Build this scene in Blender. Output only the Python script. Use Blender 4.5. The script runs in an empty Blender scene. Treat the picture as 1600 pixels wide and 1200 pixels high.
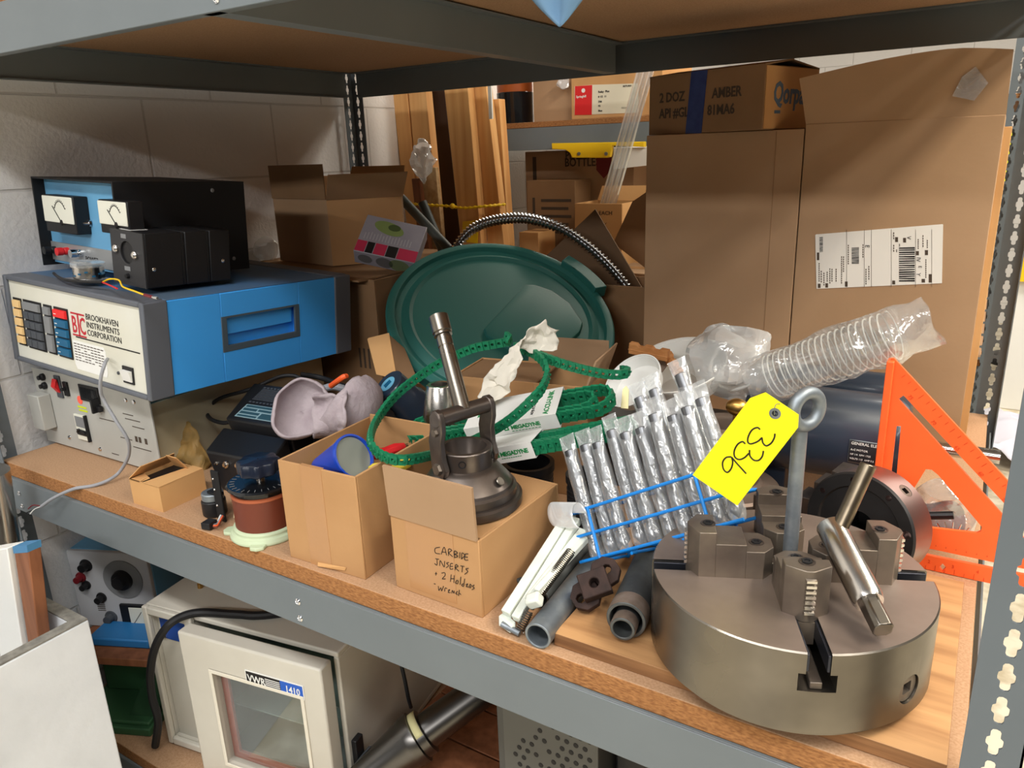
import bpy, bmesh, math, random
from mathutils import Vector, Matrix, noise
random.seed(7)
SC = bpy.context.scene
COL = SC.collection
V = Vector
SHELF = 0.80                     # height of the middle shelf's top above the floor; scene is laid out with shelf top at z = 0 and lifted at the end

# ------------------------------------------------------------------ camera
FPX = 1181.7                     # focal length in pixels of a 1600 x 1200 frame
CAM = V((0, 0, .6))
RIGHT, DOWN, FWD = V((.8491, .5271, -.0349)), V((.1264, -.2669, -.9554)), V((-.5129, .8068, -.2932))
RIGHT.normalize(); FWD = (FWD - FWD.dot(RIGHT) * RIGHT).normalized(); DOWN = FWD.cross(RIGHT)
cam_d = bpy.data.cameras.new('camera'); cam = bpy.data.objects.new('camera', cam_d); COL.objects.link(cam)
cam_d.sensor_width = 36; cam_d.lens = FPX / 1600 * 36; cam_d.clip_start = .02; cam_d.clip_end = 60
cam.matrix_world = Matrix(((RIGHT.x, -DOWN.x, -FWD.x, CAM.x), (RIGHT.y, -DOWN.y, -FWD.y, CAM.y), (RIGHT.z, -DOWN.z, -FWD.z, CAM.z), (0, 0, 0, 1)))
SC.camera = cam

# ------------------------------------------------------------------ world, lamps, exposure
SC.view_settings.view_transform = 'Standard'
SC.view_settings.look = 'None'
SC.view_settings.gamma = 1
SC.view_settings.use_curve_mapping = False
SC.view_settings.exposure = -0.12
wd = bpy.data.worlds.new('room_light'); SC.world = wd; wd.use_nodes = True
wd.node_tree.nodes['Background'].inputs[0].default_value = (1.0, .93, .86, 1)
wd.node_tree.nodes['Background'].inputs[1].default_value = .07
def ceiling_lamp(name, x, y, z, sx, sy, power, col=(1, .95, .88)):
    L = bpy.data.lights.new(name, 'AREA'); L.shape = 'RECTANGLE'; L.size = sx; L.size_y = sy; L.energy = power; L.color = col
    o = bpy.data.objects.new(name, L); o.location = (x, y, z); COL.objects.link(o)      # an area lamp shines down its own -z
    return o
ceiling_lamp('aisle_lamp', -.3, -.75, 2.3, 2.6, .3, 82, (1, .985, .96))
ceiling_lamp('aisle_lamp', 1.9, -.5, 2.2, .3, 2.4, 55, (1, .985, .96))
ceiling_lamp('far_aisle_lamp', -.2, -4.2, 2.3, 3.0, .5, 300, (1, .975, .94))
ceiling_lamp('timber_fill_lamp', 1.3, .95, 2.3, .4, 1.6, 120, (1, .9, .74))  # added unseen lamp that brightens the fronts of the leaning timber
ceiling_lamp('back_aisle_lamp', -1.2, 3.7, 2.3, 2.4, .3, 85, (1, .9, .76))
ceiling_lamp('back_aisle_lamp', 1.7, 3.2, 2.3, 2.4, .4, 95, (1, .93, .82))

def ray(px, py):
    return RIGHT * (px - 800) + DOWN * (py - 600) + FWD * FPX
def at(px, py, x=None, y=None, z=None):
    "the place where the line of sight through a photo pixel meets a plane of the room"
    d = ray(px, py)
    t = (x - CAM.x) / d.x if x is not None else (y - CAM.y) / d.y if y is not None else (z - CAM.z) / d.z
    return CAM + d * t
# ------------------------------------------------------------------ objects
WM = {}                                                       # world matrix of every parent
def _link(o, parent):
    COL.objects.link(o)
    if parent is not None: o.parent = parent
def thing(name, label, cat, M=None, group=None):
    "an Empty at the thing's base that parents its parts"
    if M is None: M = Matrix()
    if not isinstance(M, Matrix): M = Matrix.Translation(V(M))
    o = bpy.data.objects.new(name, None); o.empty_display_size = .03
    o.matrix_world = M; WM[o] = M; _link(o, None)
    return tag(o, label, cat, group)
def tag(o, label=None, cat=None, group=None, kind=None):
    if label: o['label'] = label
    if cat: o['category'] = cat
    if group: o['group'] = group
    if kind: o['kind'] = kind
    return o
def fr(o, x, y, n=None):
    "matrix with origin o, local x along x, local y close to y"
    x = V(x).normalized()
    y = V(y); y = (y - y.dot(x) * x).normalized(); n = x.cross(y)
    return Matrix(((x.x, y.x, n.x, o[0]), (x.y, y.y, n.y, o[1]), (x.z, y.z, n.z, o[2]), (0, 0, 0, 1)))
def frz(o, z, x=(1, 0, 0)):
    "matrix with origin o, local z along z, local x close to x"
    z = V(z).normalized(); x = V(x)
    if abs(x.normalized().dot(z)) > .99: x = V((0, 1, 0))
    x = (x - x.dot(z) * z).normalized(); y = z.cross(x)
    return Matrix(((x.x, y.x, z.x, o[0]), (x.y, y.y, z.y, o[1]), (x.z, y.z, z.z, o[2]), (0, 0, 0, 1)))
def rz(deg, o=(0, 0, 0)):
    return Matrix.Translation(V(o)) @ Matrix.Rotation(math.radians(deg), 4, 'Z')
def euler(o, yaw=0, pitch=0, roll=0):
    r = math.radians
    return Matrix.Translation(V(o)) @ Matrix.Rotation(r(yaw), 4, 'Z') @ Matrix.Rotation(r(pitch), 4, 'X') @ Matrix.Rotation(r(roll), 4, 'Y')

class MB:
    "collects shapes and links them as one mesh object"
    def __init__(s): s.bm = bmesh.new()
    def pts(s, L): return [s.bm.verts.new(V(p)) for p in L]
    def face(s, L):
        try: return s.bm.faces.new(L)
        except ValueError: return None
    def hexa(s, p):
        v = s.pts(p)
        for q in ((0, 3, 2, 1), (4, 5, 6, 7), (0, 1, 5, 4), (1, 2, 6, 5), (2, 3, 7, 6), (3, 0, 4, 7)): s.face([v[i] for i in q])
        return s
    def bx(s, x0, x1, y0, y1, z0, z1, M=None):
        p = [V(q) for q in ((x0, y0, z0), (x1, y0, z0), (x1, y1, z0), (x0, y1, z0), (x0, y0, z1), (x1, y0, z1), (x1, y1, z1), (x0, y1, z1))]
        return s.hexa([M @ q for q in p] if M else p)
    def cb(s, c, sz, M=None):
        return s.bx(c[0] - sz[0] / 2, c[0] + sz[0] / 2, c[1] - sz[1] / 2, c[1] + sz[1] / 2, c[2] - sz[2] / 2, c[2] + sz[2] / 2, M)
    def lathe(s, prof, M=None, n=32, closed=False):
        "profile of (radius, height) turned about local z; a radius of 0 closes the end"
        M = M or Matrix(); rings = []
        for r, h in prof:
            if r <= 1e-6: rings.append([s.bm.verts.new(M @ V((0, 0, h)))])
            else: rings.append([s.bm.verts.new(M @ V((r * math.cos(2 * math.pi * k / n), r * math.sin(2 * math.pi * k / n), h))) for k in range(n)])
        pairs = list(zip(rings, rings[1:])) + ([(rings[-1], rings[0])] if closed else [])
        for a, b in pairs:
            for k in range(n):
                k2 = (k + 1) % n
                if len(a) == 1 and len(b) == 1: continue
                if len(a) == 1: s.face([a[0], b[k2], b[k]])
                elif len(b) == 1: s.face([a[k], a[k2], b[0]])
                else: s.face([a[k], a[k2], b[k2], b[k]])
        return s
    def cyl(s, p0, p1, r0, r1=None, n=24, cap=True, x=(1, 0, 0)):
        p0, p1 = V(p0), V(p1); h = (p1 - p0).length; r1 = r0 if r1 is None else r1
        pr = [(r0, 0), (r1, h)]
        if cap: pr = [(0, 0)] + pr + [(0, h)]
        return s.lathe(pr, frz(p0, p1 - p0, x), n)
    def pipe(s, p0, p1, ro, ri, n=32):
        h = (V(p1) - V(p0)).length
        return s.lathe([(ri, 0), (ro, 0), (ro, h), (ri, h)], frz(p0, V(p1) - V(p0)), n, True)
    def ball(s, c, r, n=16, m=10, sc=(1, 1, 1), M=None):
        M0 = (M or Matrix()) @ Matrix.Translation(V(c)) @ Matrix.Diagonal((*sc, 1))
        return s.lathe([(r * math.sin(math.pi * k / m) if 0 < k < m else 0, -r * math.cos(math.pi * k / m)) for k in range(m + 1)], M0, n)
    def torus(s, M, R, r, n=32, m=10, a0=0, a1=2 * math.pi):
        full = abs(a1 - a0 - 2 * math.pi) < 1e-6
        return s.tube([M @ V((R * math.cos(a0 + (a1 - a0) * k / n), R * math.sin(a0 + (a1 - a0) * k / n), 0)) for k in range(n if full else n + 1)], r, m, full)
    def tube(s, P, r, n=8, closed=False, cap=True):
        P = [V(p) for p in P]; N = len(P); rings = []; up = None
        for i in range(N):
            a = P[(i - 1) % N] if (closed or i > 0) else P[0]
            b = P[(i + 1) % N] if (closed or i < N - 1) else P[-1]
            t = (b - a).normalized()
            if up is None:
                up = V((0, 0, 1)) if abs(t.z) < .9 else V((1, 0, 0))
            up = (up - up.dot(t) * t).normalized(); w = t.cross(up)
            rr = r[i] if isinstance(r, (list, tuple)) else r
            rings.append([s.bm.verts.new(P[i] + (up * math.cos(2 * math.pi * k / n) + w * math.sin(2 * math.pi * k / n)) * rr) for k in range(n)])
        for i in range(N if closed else N - 1):
            a, b = rings[i], rings[(i + 1) % N]
            for k in range(n): s.face([a[k], a[(k + 1) % n], b[(k + 1) % n], b[k]])
        if cap and not closed: s.face(rings[0][::-1]); s.face(rings[-1])
        return s
    def prism(s, poly, vec):
        "a flat outline pushed along vec"
        vec = V(vec); a = s.pts(poly); b = s.pts([V(p) + vec for p in poly]); n = len(a)
        s.face(a[::-1]); s.face(b)
        for k in range(n): s.face([a[k], a[(k + 1) % n], b[(k + 1) % n], b[k]])
        return s
    def prism2(s, poly, M, t):
        return s.prism([M @ V((p[0], p[1], 0)) for p in poly], M.to_3x3() @ V((0, 0, t)))
    def ringplate(s, outer, inner, M, t):
        "plate with one hole: outlines of equal count, matched point by point"
        n = len(outer); d = M.to_3x3() @ V((0, 0, t))
        o = [M @ V((*p, 0)) for p in outer]; i = [M @ V((*p, 0)) for p in inner]
        vo, vi = s.pts(o), s.pts(i); wo, wi = s.pts([p + d for p in o]), s.pts([p + d for p in i])
        for k in range(n):
            j = (k + 1) % n
            s.face([vo[j], vo[k], vi[k], vi[j]]); s.face([wo[k], wo[j], wi[j], wi[k]])
            s.face([vo[k], vo[j], wo[j], wo[k]]); s.face([vi[j], vi[k], wi[k], wi[j]])
        return s
    def grid(s, f, nu, nv, closed_u=False):
        "surface f(u, v) with u, v in 0..1"
        vs = [[s.bm.verts.new(V(f(i / nu, j / nv))) for j in range(nv + 1)] for i in range(nu if closed_u else nu + 1)]
        m = nu if closed_u else nu
        for i in range(m):
            for j in range(nv):
                a, b = vs[i], vs[(i + 1) % len(vs)]
                s.face([a[j], b[j], b[j + 1], a[j + 1]])
        return s
    def noise(s, amp, freq, seed=0, along=None):
        o = V((seed * 7.3, seed * 3.1, seed * 5.7))
        for v in s.bm.verts:
            q = v.co * freq + o; d = V((noise.noise(q), noise.noise(q + V((31.7, 5.3, 11.9))), noise.noise(q + V((7.1, 47.3, 23.7))))) * amp
            v.co += d if along is None else V(along) * d.x
        return s
    def build(s, name, m, parent=None, local=False, bev=0, seg=2, ang=35, thick=0, sub=0, flat=False, off=-1):
        bm = s.bm
        bmesh.ops.recalc_face_normals(bm, faces=bm.faces[:])
        if parent is not None and not local: bm.transform(WM[parent].inverted())
        me = bpy.data.meshes.new(name); bm.to_mesh(me); bm.free()
        me.materials.append(m)
        if not flat:
            me.polygons.foreach_set('use_smooth', [True] * len(me.polygons))
            me.set_sharp_from_angle(angle=math.radians(ang))
        o = bpy.data.objects.new(name, me); _link(o, parent)
        WM[o] = WM[parent] if parent is not None else Matrix()
        if thick:
            md = o.modifiers.new('thickness', 'SOLIDIFY'); md.thickness = thick; md.offset = off
        if bev:
            md = o.modifiers.new('edge', 'BEVEL'); md.width = bev; md.segments = seg; md.limit_method = 'ANGLE'; md.angle_limit = math.radians(40)
            md.harden_normals = False
        if sub:
            md = o.modifiers.new('round', 'SUBSURF'); md.levels = sub; md.render_levels = sub
        return o
def each(b, name, m, parent, local=False, **kw):
    "every separate piece collected in b becomes an object of its own"
    bm = b.bm; bm.verts.ensure_lookup_table(); seen = set(); out = []
    for v0 in bm.verts:
        if v0.index in seen: continue
        isl, st = [], [v0]; seen.add(v0.index)
        while st:
            v = st.pop(); isl.append(v)
            for e in v.link_edges:
                w = e.other_vert(v)
                if w.index not in seen: seen.add(w.index); st.append(w)
        ids = {v: k for k, v in enumerate(isl)}; nb = MB(); vs = nb.pts([v.co for v in isl])
        fs = {f for v in isl for f in v.link_faces}
        for f in fs: nb.face([vs[ids[v]] for v in f.verts])
        out.append(nb.build(name, m, parent, local, **kw))
    bm.free(); return out
def words(s, size, M, m, parent, name='lettering', local=False, depth=.0004, align='LEFT', sx=1, bold=0, shear=0, gap=1):
    "printed words lying on the plane M (x along the line, y up, z out of the surface)"
    c = bpy.data.curves.new(name, 'FONT'); c.body = s; c.size = size; c.extrude = depth; c.align_x = align; c.offset = bold; c.shear = shear; c.resolution_u = 2
    c.space_character = gap
    t = bpy.data.objects.new('words', c); COL.objects.link(t)
    bpy.context.view_layer.update()
    me = bpy.data.meshes.new_from_object(t.evaluated_get(bpy.context.evaluated_depsgraph_get()))
    bpy.data.objects.remove(t)
    me.transform(Matrix.Diagonal((sx, 1, 1, 1))); me.transform(M)
    if parent is not None and not local: me.transform(WM[parent].inverted())
    me.materials.clear(); me.materials.append(m)
    o = bpy.data.objects.new(name, me); _link(o, parent); WM[o] = WM[parent] if parent is not None else Matrix()
    return o
def smooth_path(P, k=8, closed=False):
    "Catmull-Rom through the points"
    P = [V(p) for p in P]; N = len(P); out = []
    for i in range(N if closed else N - 1):
        p0 = P[(i - 1) % N] if (closed or i > 0) else P[0] * 2 - P[1]
        p1, p2 = P[i], P[(i + 1) % N]
        p3 = P[(i + 2) % N] if (closed or i + 2 < N) else p2 * 2 - p1
        for j in range(k):
            t = j / k
            out.append(.5 * ((2 * p1) + (p2 - p0) * t + (2 * p0 - 5 * p1 + 4 * p2 - p3) * t * t + (3 * p1 - p0 - 3 * p2 + p3) * t ** 3))
    if not closed: out.append(P[-1])
    return out
def resample(P, step, closed=False):
    P = [V(p) for p in P]
    if closed: P = P + [P[0]]
    L = [0]
    for a, b in zip(P, P[1:]): L.append(L[-1] + (b - a).length)
    n = max(2, round(L[-1] / step)); out = []; j = 0
    for k in range(n + (0 if closed else 1)):
        d = L[-1] * k / n
        while j < len(L) - 2 and L[j + 1] < d: j += 1
        t = (d - L[j]) / max(1e-9, L[j + 1] - L[j]); out.append(P[j].lerp(P[j + 1], min(1, t)))
    return out
def circle2(r, n=24, c=(0, 0), a0=0):
    return [(c[0] + r * math.cos(a0 + 2 * math.pi * k / n), c[1] + r * math.sin(a0 + 2 * math.pi * k / n)) for k in range(n)]
def strokes(L, M, r, m, parent, name='handwriting', local=False):
    "pen strokes: polylines of (x, y) on plane M"
    b = MB()
    for P in L:
        Q = smooth_path([(p[0], p[1], 0) for p in P], 5)
        b.tube([M @ q for q in Q], r, 5)
    return b.build(name, m, parent, local)
# ------------------------------------------------------------------ materials
def lin(c):
    return tuple(((x / 255) / 12.92 if x / 255 <= .04045 else ((x / 255 + .055) / 1.055) ** 2.4) for x in c)
def mat(name, rgb, rough=.6, metal=0, spec=.4, var=0, vs=8, vstretch=(1, 1, 1), rgb2=None, bump=0, bs=60, bstretch=(1, 1, 1), rvar=0, trans=0, ior=1.45, coat=0, detail=4, lo=.35, hi=.65):
    m = bpy.data.materials.new(name); m.use_nodes = True; nt = m.node_tree; b = nt.nodes['Principled BSDF']
    c = (*lin(rgb), 1)
    b.inputs['Base Color'].default_value = c; b.inputs['Roughness'].default_value = rough; b.inputs['Metallic'].default_value = metal
    b.inputs['Specular IOR Level'].default_value = spec; b.inputs['IOR'].default_value = ior
    b.inputs['Transmission Weight'].default_value = trans; b.inputs['Coat Weight'].default_value = coat
    tc = nt.nodes.new('ShaderNodeTexCoord')
    def tex(scale, stretch, det):
        mp = nt.nodes.new('ShaderNodeMapping'); mp.inputs['Scale'].default_value = stretch; nt.links.new(tc.outputs['Object'], mp.inputs[0])
        n = nt.nodes.new('ShaderNodeTexNoise'); n.inputs['Scale'].default_value = scale; n.inputs['Detail'].default_value = det; nt.links.new(mp.outputs[0], n.inputs['Vector'])
        return n
    if var or rgb2 or rvar:
        n = tex(vs, vstretch, detail)
        r = nt.nodes.new('ShaderNodeMapRange'); r.inputs[1].default_value = lo; r.inputs[2].default_value = hi; nt.links.new(n.outputs[0], r.inputs[0])
        if var or rgb2:
            mx = nt.nodes.new('ShaderNodeMix'); mx.data_type = 'RGBA'
            c2 = (*lin(rgb2), 1) if rgb2 else (*[x * (1 - var) for x in c[:3]], 1)
            mx.inputs[6].default_value = c; mx.inputs[7].default_value = c2
            nt.links.new(r.outputs[0], mx.inputs[0]); nt.links.new(mx.outputs[2], b.inputs['Base Color'])
        if rvar:
            q = nt.nodes.new('ShaderNodeMapRange'); q.inputs[3].default_value = rough - rvar; q.inputs[4].default_value = rough + rvar
            nt.links.new(r.outputs[0], q.inputs[0]); nt.links.new(q.outputs[0], b.inputs['Roughness'])
    if bump:
        n = tex(bs, bstretch, 3)
        bp = nt.nodes.new('ShaderNodeBump'); bp.inputs['Strength'].default_value = min(1, bump); bp.inputs['Distance'].default_value = .002
        nt.links.new(n.outputs[0], bp.inputs['Height']); nt.links.new(bp.outputs[0], b.inputs['Normal'])
    return m
def wood(name, a, b_, scale=6, stretch=(1, 1, 1), rough=.65, dist=4, bands='X'):
    m = mat(name, a, rough); nt = m.node_tree; b = nt.nodes['Principled BSDF']; tc = nt.nodes.new('ShaderNodeTexCoord')
    mp = nt.nodes.new('ShaderNodeMapping'); mp.inputs['Scale'].default_value = stretch; nt.links.new(tc.outputs['Object'], mp.inputs[0])
    w = nt.nodes.new('ShaderNodeTexWave'); w.bands_direction = bands; w.inputs['Scale'].default_value = scale; w.inputs['Distortion'].default_value = dist; w.inputs['Detail'].default_value = 3; w.inputs['Detail Scale'].default_value = 1.5
    nt.links.new(mp.outputs[0], w.inputs[0])
    mx = nt.nodes.new('ShaderNodeMix'); mx.data_type = 'RGBA'; mx.inputs[6].default_value = (*lin(a), 1); mx.inputs[7].default_value = (*lin(b_), 1)
    nt.links.new(w.outputs['Fac'], mx.inputs[0]); nt.links.new(mx.outputs[2], b.inputs['Base Color'])
    return m
def film(name, tint=(240, 243, 245), body=.16, rough=.12, bump=.6, bs=40, white=.1, edge=.7):
    "thin clear plastic: see-through, glossy, faintly milky"
    m = bpy.data.materials.new(name); m.use_nodes = True; nt = m.node_tree; nt.nodes.clear()
    out = nt.nodes.new('ShaderNodeOutputMaterial'); tr = nt.nodes.new('ShaderNodeBsdfTransparent'); gl = nt.nodes.new('ShaderNodeBsdfGlossy'); df = nt.nodes.new('ShaderNodeBsdfDiffuse')
    tr.inputs[0].default_value = (.96, .97, .97, 1); gl.inputs[0].default_value = (1, 1, 1, 1); gl.inputs['Roughness'].default_value = rough; df.inputs[0].default_value = (*lin(tint), 1)
    lw = nt.nodes.new('ShaderNodeLayerWeight'); lw.inputs['Blend'].default_value = .35
    tc = nt.nodes.new('ShaderNodeTexCoord'); n = nt.nodes.new('ShaderNodeTexNoise'); n.inputs['Scale'].default_value = bs; n.inputs['Detail'].default_value = 2; n.inputs['Distortion'].default_value = 1.2
    nt.links.new(tc.outputs['Object'], n.inputs['Vector'])
    bp = nt.nodes.new('ShaderNodeBump'); bp.inputs['Strength'].default_value = bump; bp.inputs['Distance'].default_value = .004; nt.links.new(n.outputs[0], bp.inputs['Height'])
    for s in (gl, df, lw): nt.links.new(bp.outputs[0], s.inputs['Normal'])
    f = nt.nodes.new('ShaderNodeMapRange'); f.inputs[3].default_value = body; f.inputs[4].default_value = edge; nt.links.new(lw.outputs['Facing'], f.inputs[0])
    a = nt.nodes.new('ShaderNodeMixShader'); nt.links.new(f.outputs[0], a.inputs[0]); nt.links.new(tr.outputs[0], a.inputs[1]); nt.links.new(gl.outputs[0], a.inputs[2])
    c = nt.nodes.new('ShaderNodeMixShader'); c.inputs[0].default_value = white; nt.links.new(a.outputs[0], c.inputs[1]); nt.links.new(df.outputs[0], c.inputs[2])
    nt.links.new(c.outputs[0], out.inputs[0])
    return m
M = {}
M['gray_paint'] = mat('grey_enamel', (112, 120, 124), .42, var=.08, vs=5)
M['post_paint'] = mat('post_enamel', (100, 108, 113), .45, var=.06, vs=5)
M['board'] = mat('particleboard_face', (182, 147, 115), .75, rgb2=(165, 129, 97), vs=330, detail=3, bump=.15, bs=500)
M['ply_edge'] = mat('plywood_edge', (150, 108, 70), .75, rgb2=(116, 80, 50), vs=20, vstretch=(.3, 1, 6))
M['rail'] = mat('blackened_rail', (56, 58, 66), .35, .7)
M['ply'] = mat('plywood', (188, 144, 98), .6, rgb2=(138, 96, 60), vs=7, vstretch=(.5, 5, 1), detail=6, lo=.42, hi=.72)
M['card'] = mat('cardboard', (188, 146, 102), .82, rgb2=(176, 134, 91), vs=5, bump=.12, bs=140, spec=.2)
M['card2'] = mat('cardboard_dull', (174, 143, 112), .85, rgb2=(165, 134, 103), vs=4, bump=.1, bs=120, spec=.2)
M['card3'] = mat('cardboard_dark', (146, 115, 85), .85, rgb2=(134, 104, 75), vs=4, spec=.2)
M['card_lt'] = mat('cardboard_light', (205, 160, 108), .8, rgb2=(194, 147, 96), vs=5, spec=.2)
M['tape'] = mat('clear_packing_tape', (183, 138, 94), .22, spec=.6, bump=.25, bs=45)
M['tape_blue'] = mat('blue_tape', (28, 44, 104), .45, bump=.5, bs=60, rgb2=(44, 62, 120), vs=30)
M['ink'] = mat('black_ink', (30, 27, 26), .7)
M['ink2'] = mat('faded_ink', (74, 62, 52), .8)
M['black'] = mat('black_plastic', (26, 26, 28), .42, bump=.08, bs=200)
M['black_matt'] = mat('black_matt_paint', (22, 22, 24), .62)
M['black_gloss'] = mat('black_gloss', (18, 20, 24), .18, coat=.3)
M['rubber'] = mat('black_rubber', (24, 24, 26), .55)
M['steel'] = mat('ground_steel', (138, 132, 123), .32, 1, var=.42, vs=6, rvar=.08, bump=.03, bs=80)
M['steel_top'] = mat('stained_steel', (158, 144, 134), .5, .75, rgb2=(132, 118, 110), vs=9, rvar=.06)
M['steel_dark'] = mat('dark_oiled_steel', (134, 124, 112), .45, .75, rgb2=(104, 94, 86), vs=14, rvar=.08)
M['steel_bright'] = mat('bright_steel', (206, 202, 196), .24, 1, rvar=.06, vs=12)
M['chrome'] = mat('chrome', (225, 226, 228), .08, 1)
M['galv'] = mat('galvanised_zinc', (150, 158, 164), .5, .75, rgb2=(122, 130, 138), vs=40, rvar=.06)
M['galv_dark'] = mat('grey_pipe', (104, 108, 108), .5, .7, rgb2=(84, 86, 86), vs=30)
M['rust'] = mat('brown_cast_iron', (62, 46, 42), .75, .3, rgb2=(44, 34, 32), vs=40, bump=.5, bs=90)
M['iron'] = mat('dark_iron', (118, 109, 103), .36, .85, rgb2=(92, 84, 79), vs=20, rvar=.08)
M['iron_face'] = mat('blackened_iron', (58, 56, 56), .45, .5, rgb2=(46, 44, 44), vs=12)
M['concrete_rim'] = mat('bare_concrete', (138, 136, 128), .95, rgb2=(112, 110, 104), vs=70, bump=.6, bs=120)
M['white'] = mat('white_paint', (230, 230, 226), .5)
M['paper'] = mat('white_paper', (228, 226, 220), .85)
M['cream'] = mat('cream_enamel', (206, 202, 190), .42, rgb2=(194, 189, 176), vs=4)
M['panel_gray'] = mat('grey_panel', (182, 182, 176), .45, rgb2=(172, 172, 166), vs=6)
M['panel_white'] = mat('off_white_panel', (216, 216, 206), .42, rgb2=(210, 208, 192), vs=6)
M['blue'] = mat('bright_blue_enamel', (66, 166, 248), .4)
M['blue2'] = mat('mid_blue_enamel', (104, 164, 204), .45)
M['blue_wire'] = mat('blue_coated_wire', (22, 128, 214), .35)
M['blue_can'] = mat('royal_blue_plastic', (30, 72, 188), .3)
M['bezel'] = mat('charcoal_grey_enamel', (92, 96, 104), .5)
M['navy'] = mat('navy_enamel', (40, 50, 64), .32, coat=.2)
M['navy_knob'] = mat('navy_bakelite', (24, 31, 46), .28)
M['brown_bake'] = mat('brown_bakelite', (110, 54, 38), .4)
M['celadon'] = mat('pale_green_enamel', (190, 204, 172), .4)
M['green_lid'] = mat('dark_green_plastic', (42, 104, 97), .48, bump=.06, bs=150)
M['belt'] = mat('green_link_belt', (28, 128, 88), .5, rgb2=(22, 108, 74), vs=200)
M['orange'] = mat('orange_plastic', (255, 104, 48), .42, var=.05, vs=30)
M['orange_mark'] = mat('orange_moulded_mark', (214, 66, 24), .5)
M['yellow'] = mat('yellow_card', (252, 240, 20), .6)
M['yellow_p'] = mat('yellow_plastic', (242, 200, 30), .45)
M['yellow_h'] = mat('yellow_handle', (220, 196, 70), .5)
M['red'] = mat('red_plastic', (214, 40, 44), .4)
M['darkred'] = mat('dark_red_enamel', (112, 24, 32), .45)
M['pulp'] = mat('grey_felt_pulp', (186, 174, 178), .98, rgb2=(166, 153, 158), vs=22, bump=1, bs=120, spec=.05)
M['tissue'] = mat('crumpled_paper', (226, 220, 206), .9, bump=.3, bs=60)
M['stud'] = mat('sawn_pine', (228, 178, 116), .7, rgb2=(204, 146, 86), vs=12, vstretch=(2.2, 2.2, .12), detail=5)
M['wood_or'] = mat('orange_wood', (198, 142, 88), .6, rgb2=(172, 114, 64), vs=60, vstretch=(.3, 1, 1))
M['wood_br'] = mat('brown_wood', (146, 94, 64), .6, rgb2=(120, 74, 48), vs=22, vstretch=(2, 2, .15), detail=5)
M['wood_lt'] = mat('pale_wood', (216, 166, 108), .7, rgb2=(198, 146, 90), vs=30, vstretch=(1, 1, .15))
M['brass'] = mat('brass', (190, 150, 84), .35, 1)
M['cable_gray'] = mat('grey_cable', (150, 152, 158), .5)
M['film'] = film('clear_polythene', body=.10, white=.15)
M['film_milk'] = film('milky_polythene', body=.14, white=.36, bump=.9, bs=30)
M['sleeve'] = film('drill_sleeve', body=.10, white=.15, rough=.20, bump=.6, bs=34, edge=.38)
M['glass'] = film('window_glass', (200, 220, 215), body=.06, rough=.03, bump=0, white=.02, edge=.25)
M['pvc'] = film('clear_tube', body=.16, white=.05, bump=.1)
M['screen'] = mat('meter_face', (226, 226, 212), .35)
M['key_tan'] = mat('tan_key', (232, 196, 138), .5)
M['key_dk'] = mat('charcoal_key', (74, 78, 84), .45)
M['key_gr'] = mat('grey_key', (128, 130, 132), .45)
M['key_bl'] = mat('teal_key', (22, 92, 130), .45)
M['key_rd'] = mat('red_key', (226, 44, 44), .45)
M['red_ink'] = mat('red_ink', (184, 34, 48), .6)
M['green_ink'] = mat('green_ink', (40, 140, 80), .6)
M['blue_ink'] = mat('blue_grey_ink', (84, 104, 128), .7)
M['green_mach'] = mat('machine_green', (52, 92, 60), .5)
M['concrete'] = mat('white_painted_concrete', (222, 226, 230), .75, rgb2=(206, 210, 214), vs=6, bump=.5, bs=35)
M['concrete_raw'] = mat('grey_concrete', (158, 158, 152), .9, rgb2=(136, 136, 130), vs=60, bump=.6, bs=120)
M['lime'] = mat('lime_tape', (206, 220, 40), .6)
M['coral'] = mat('coral_sticker', (250, 104, 84), .6)
M['amber_tag'] = mat('brown_paper', (150, 118, 66), .6, rgb2=(120, 96, 52), vs=30)
M['cloth_blue'] = mat('pale_blue_cloth', (96, 128, 156), .9, bump=.3, bs=60)
# ------------------------------------------------------------------ the room
FL, WX, LOW = -SHELF, -1.815, -.65
def block_wall_mat():
    m = mat('white_block_wall', (226, 224, 222), .7); nt = m.node_tree; b = nt.nodes['Principled BSDF']
    tc = nt.nodes.new('ShaderNodeTexCoord'); br = nt.nodes.new('ShaderNodeTexBrick'); br.inputs['Scale'].default_value = 1
    for k, v in (('Mortar Size', .0035), ('Mortar Smooth', .5), ('Brick Width', .405), ('Row Height', .2)): br.inputs[k].default_value = v
    br.inputs['Color1'].default_value = br.inputs['Color2'].default_value = (*lin((226, 224, 222)), 1); br.inputs['Mortar'].default_value = (*lin((204, 201, 198)), 1)
    nt.links.new(tc.outputs['Object'], br.inputs[0])
    n = nt.nodes.new('ShaderNodeTexNoise'); n.inputs['Scale'].default_value = 90; n.inputs['Detail'].default_value = 4; nt.links.new(tc.outputs['Object'], n.inputs['Vector'])
    a = nt.nodes.new('ShaderNodeMath'); a.operation = 'MULTIPLY_ADD'; a.inputs[1].default_value = -3; nt.links.new(br.outputs['Fac'], a.inputs[0]); nt.links.new(n.outputs[0], a.inputs[2])
    bp = nt.nodes.new('ShaderNodeBump'); bp.inputs['Strength'].default_value = .5; bp.inputs['Distance'].default_value = .004
    nt.links.new(a.outputs[0], bp.inputs['Height']); nt.links.new(bp.outputs[0], b.inputs['Normal']); nt.links.new(br.outputs['Color'], b.inputs['Base Color'])
    return m
M['blockwall'] = block_wall_mat()
def slab(name, origin, x, y, w, h, t, m):
    o = bpy.data.objects.new(name, None); me_o = MB().bx(0, w, 0, h, -t, 0).build(name, m, None, flat=True)
    me_o.matrix_world = fr(origin, x, y); bpy.data.objects.remove(o)
    return tag(me_o, kind='structure')
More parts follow.
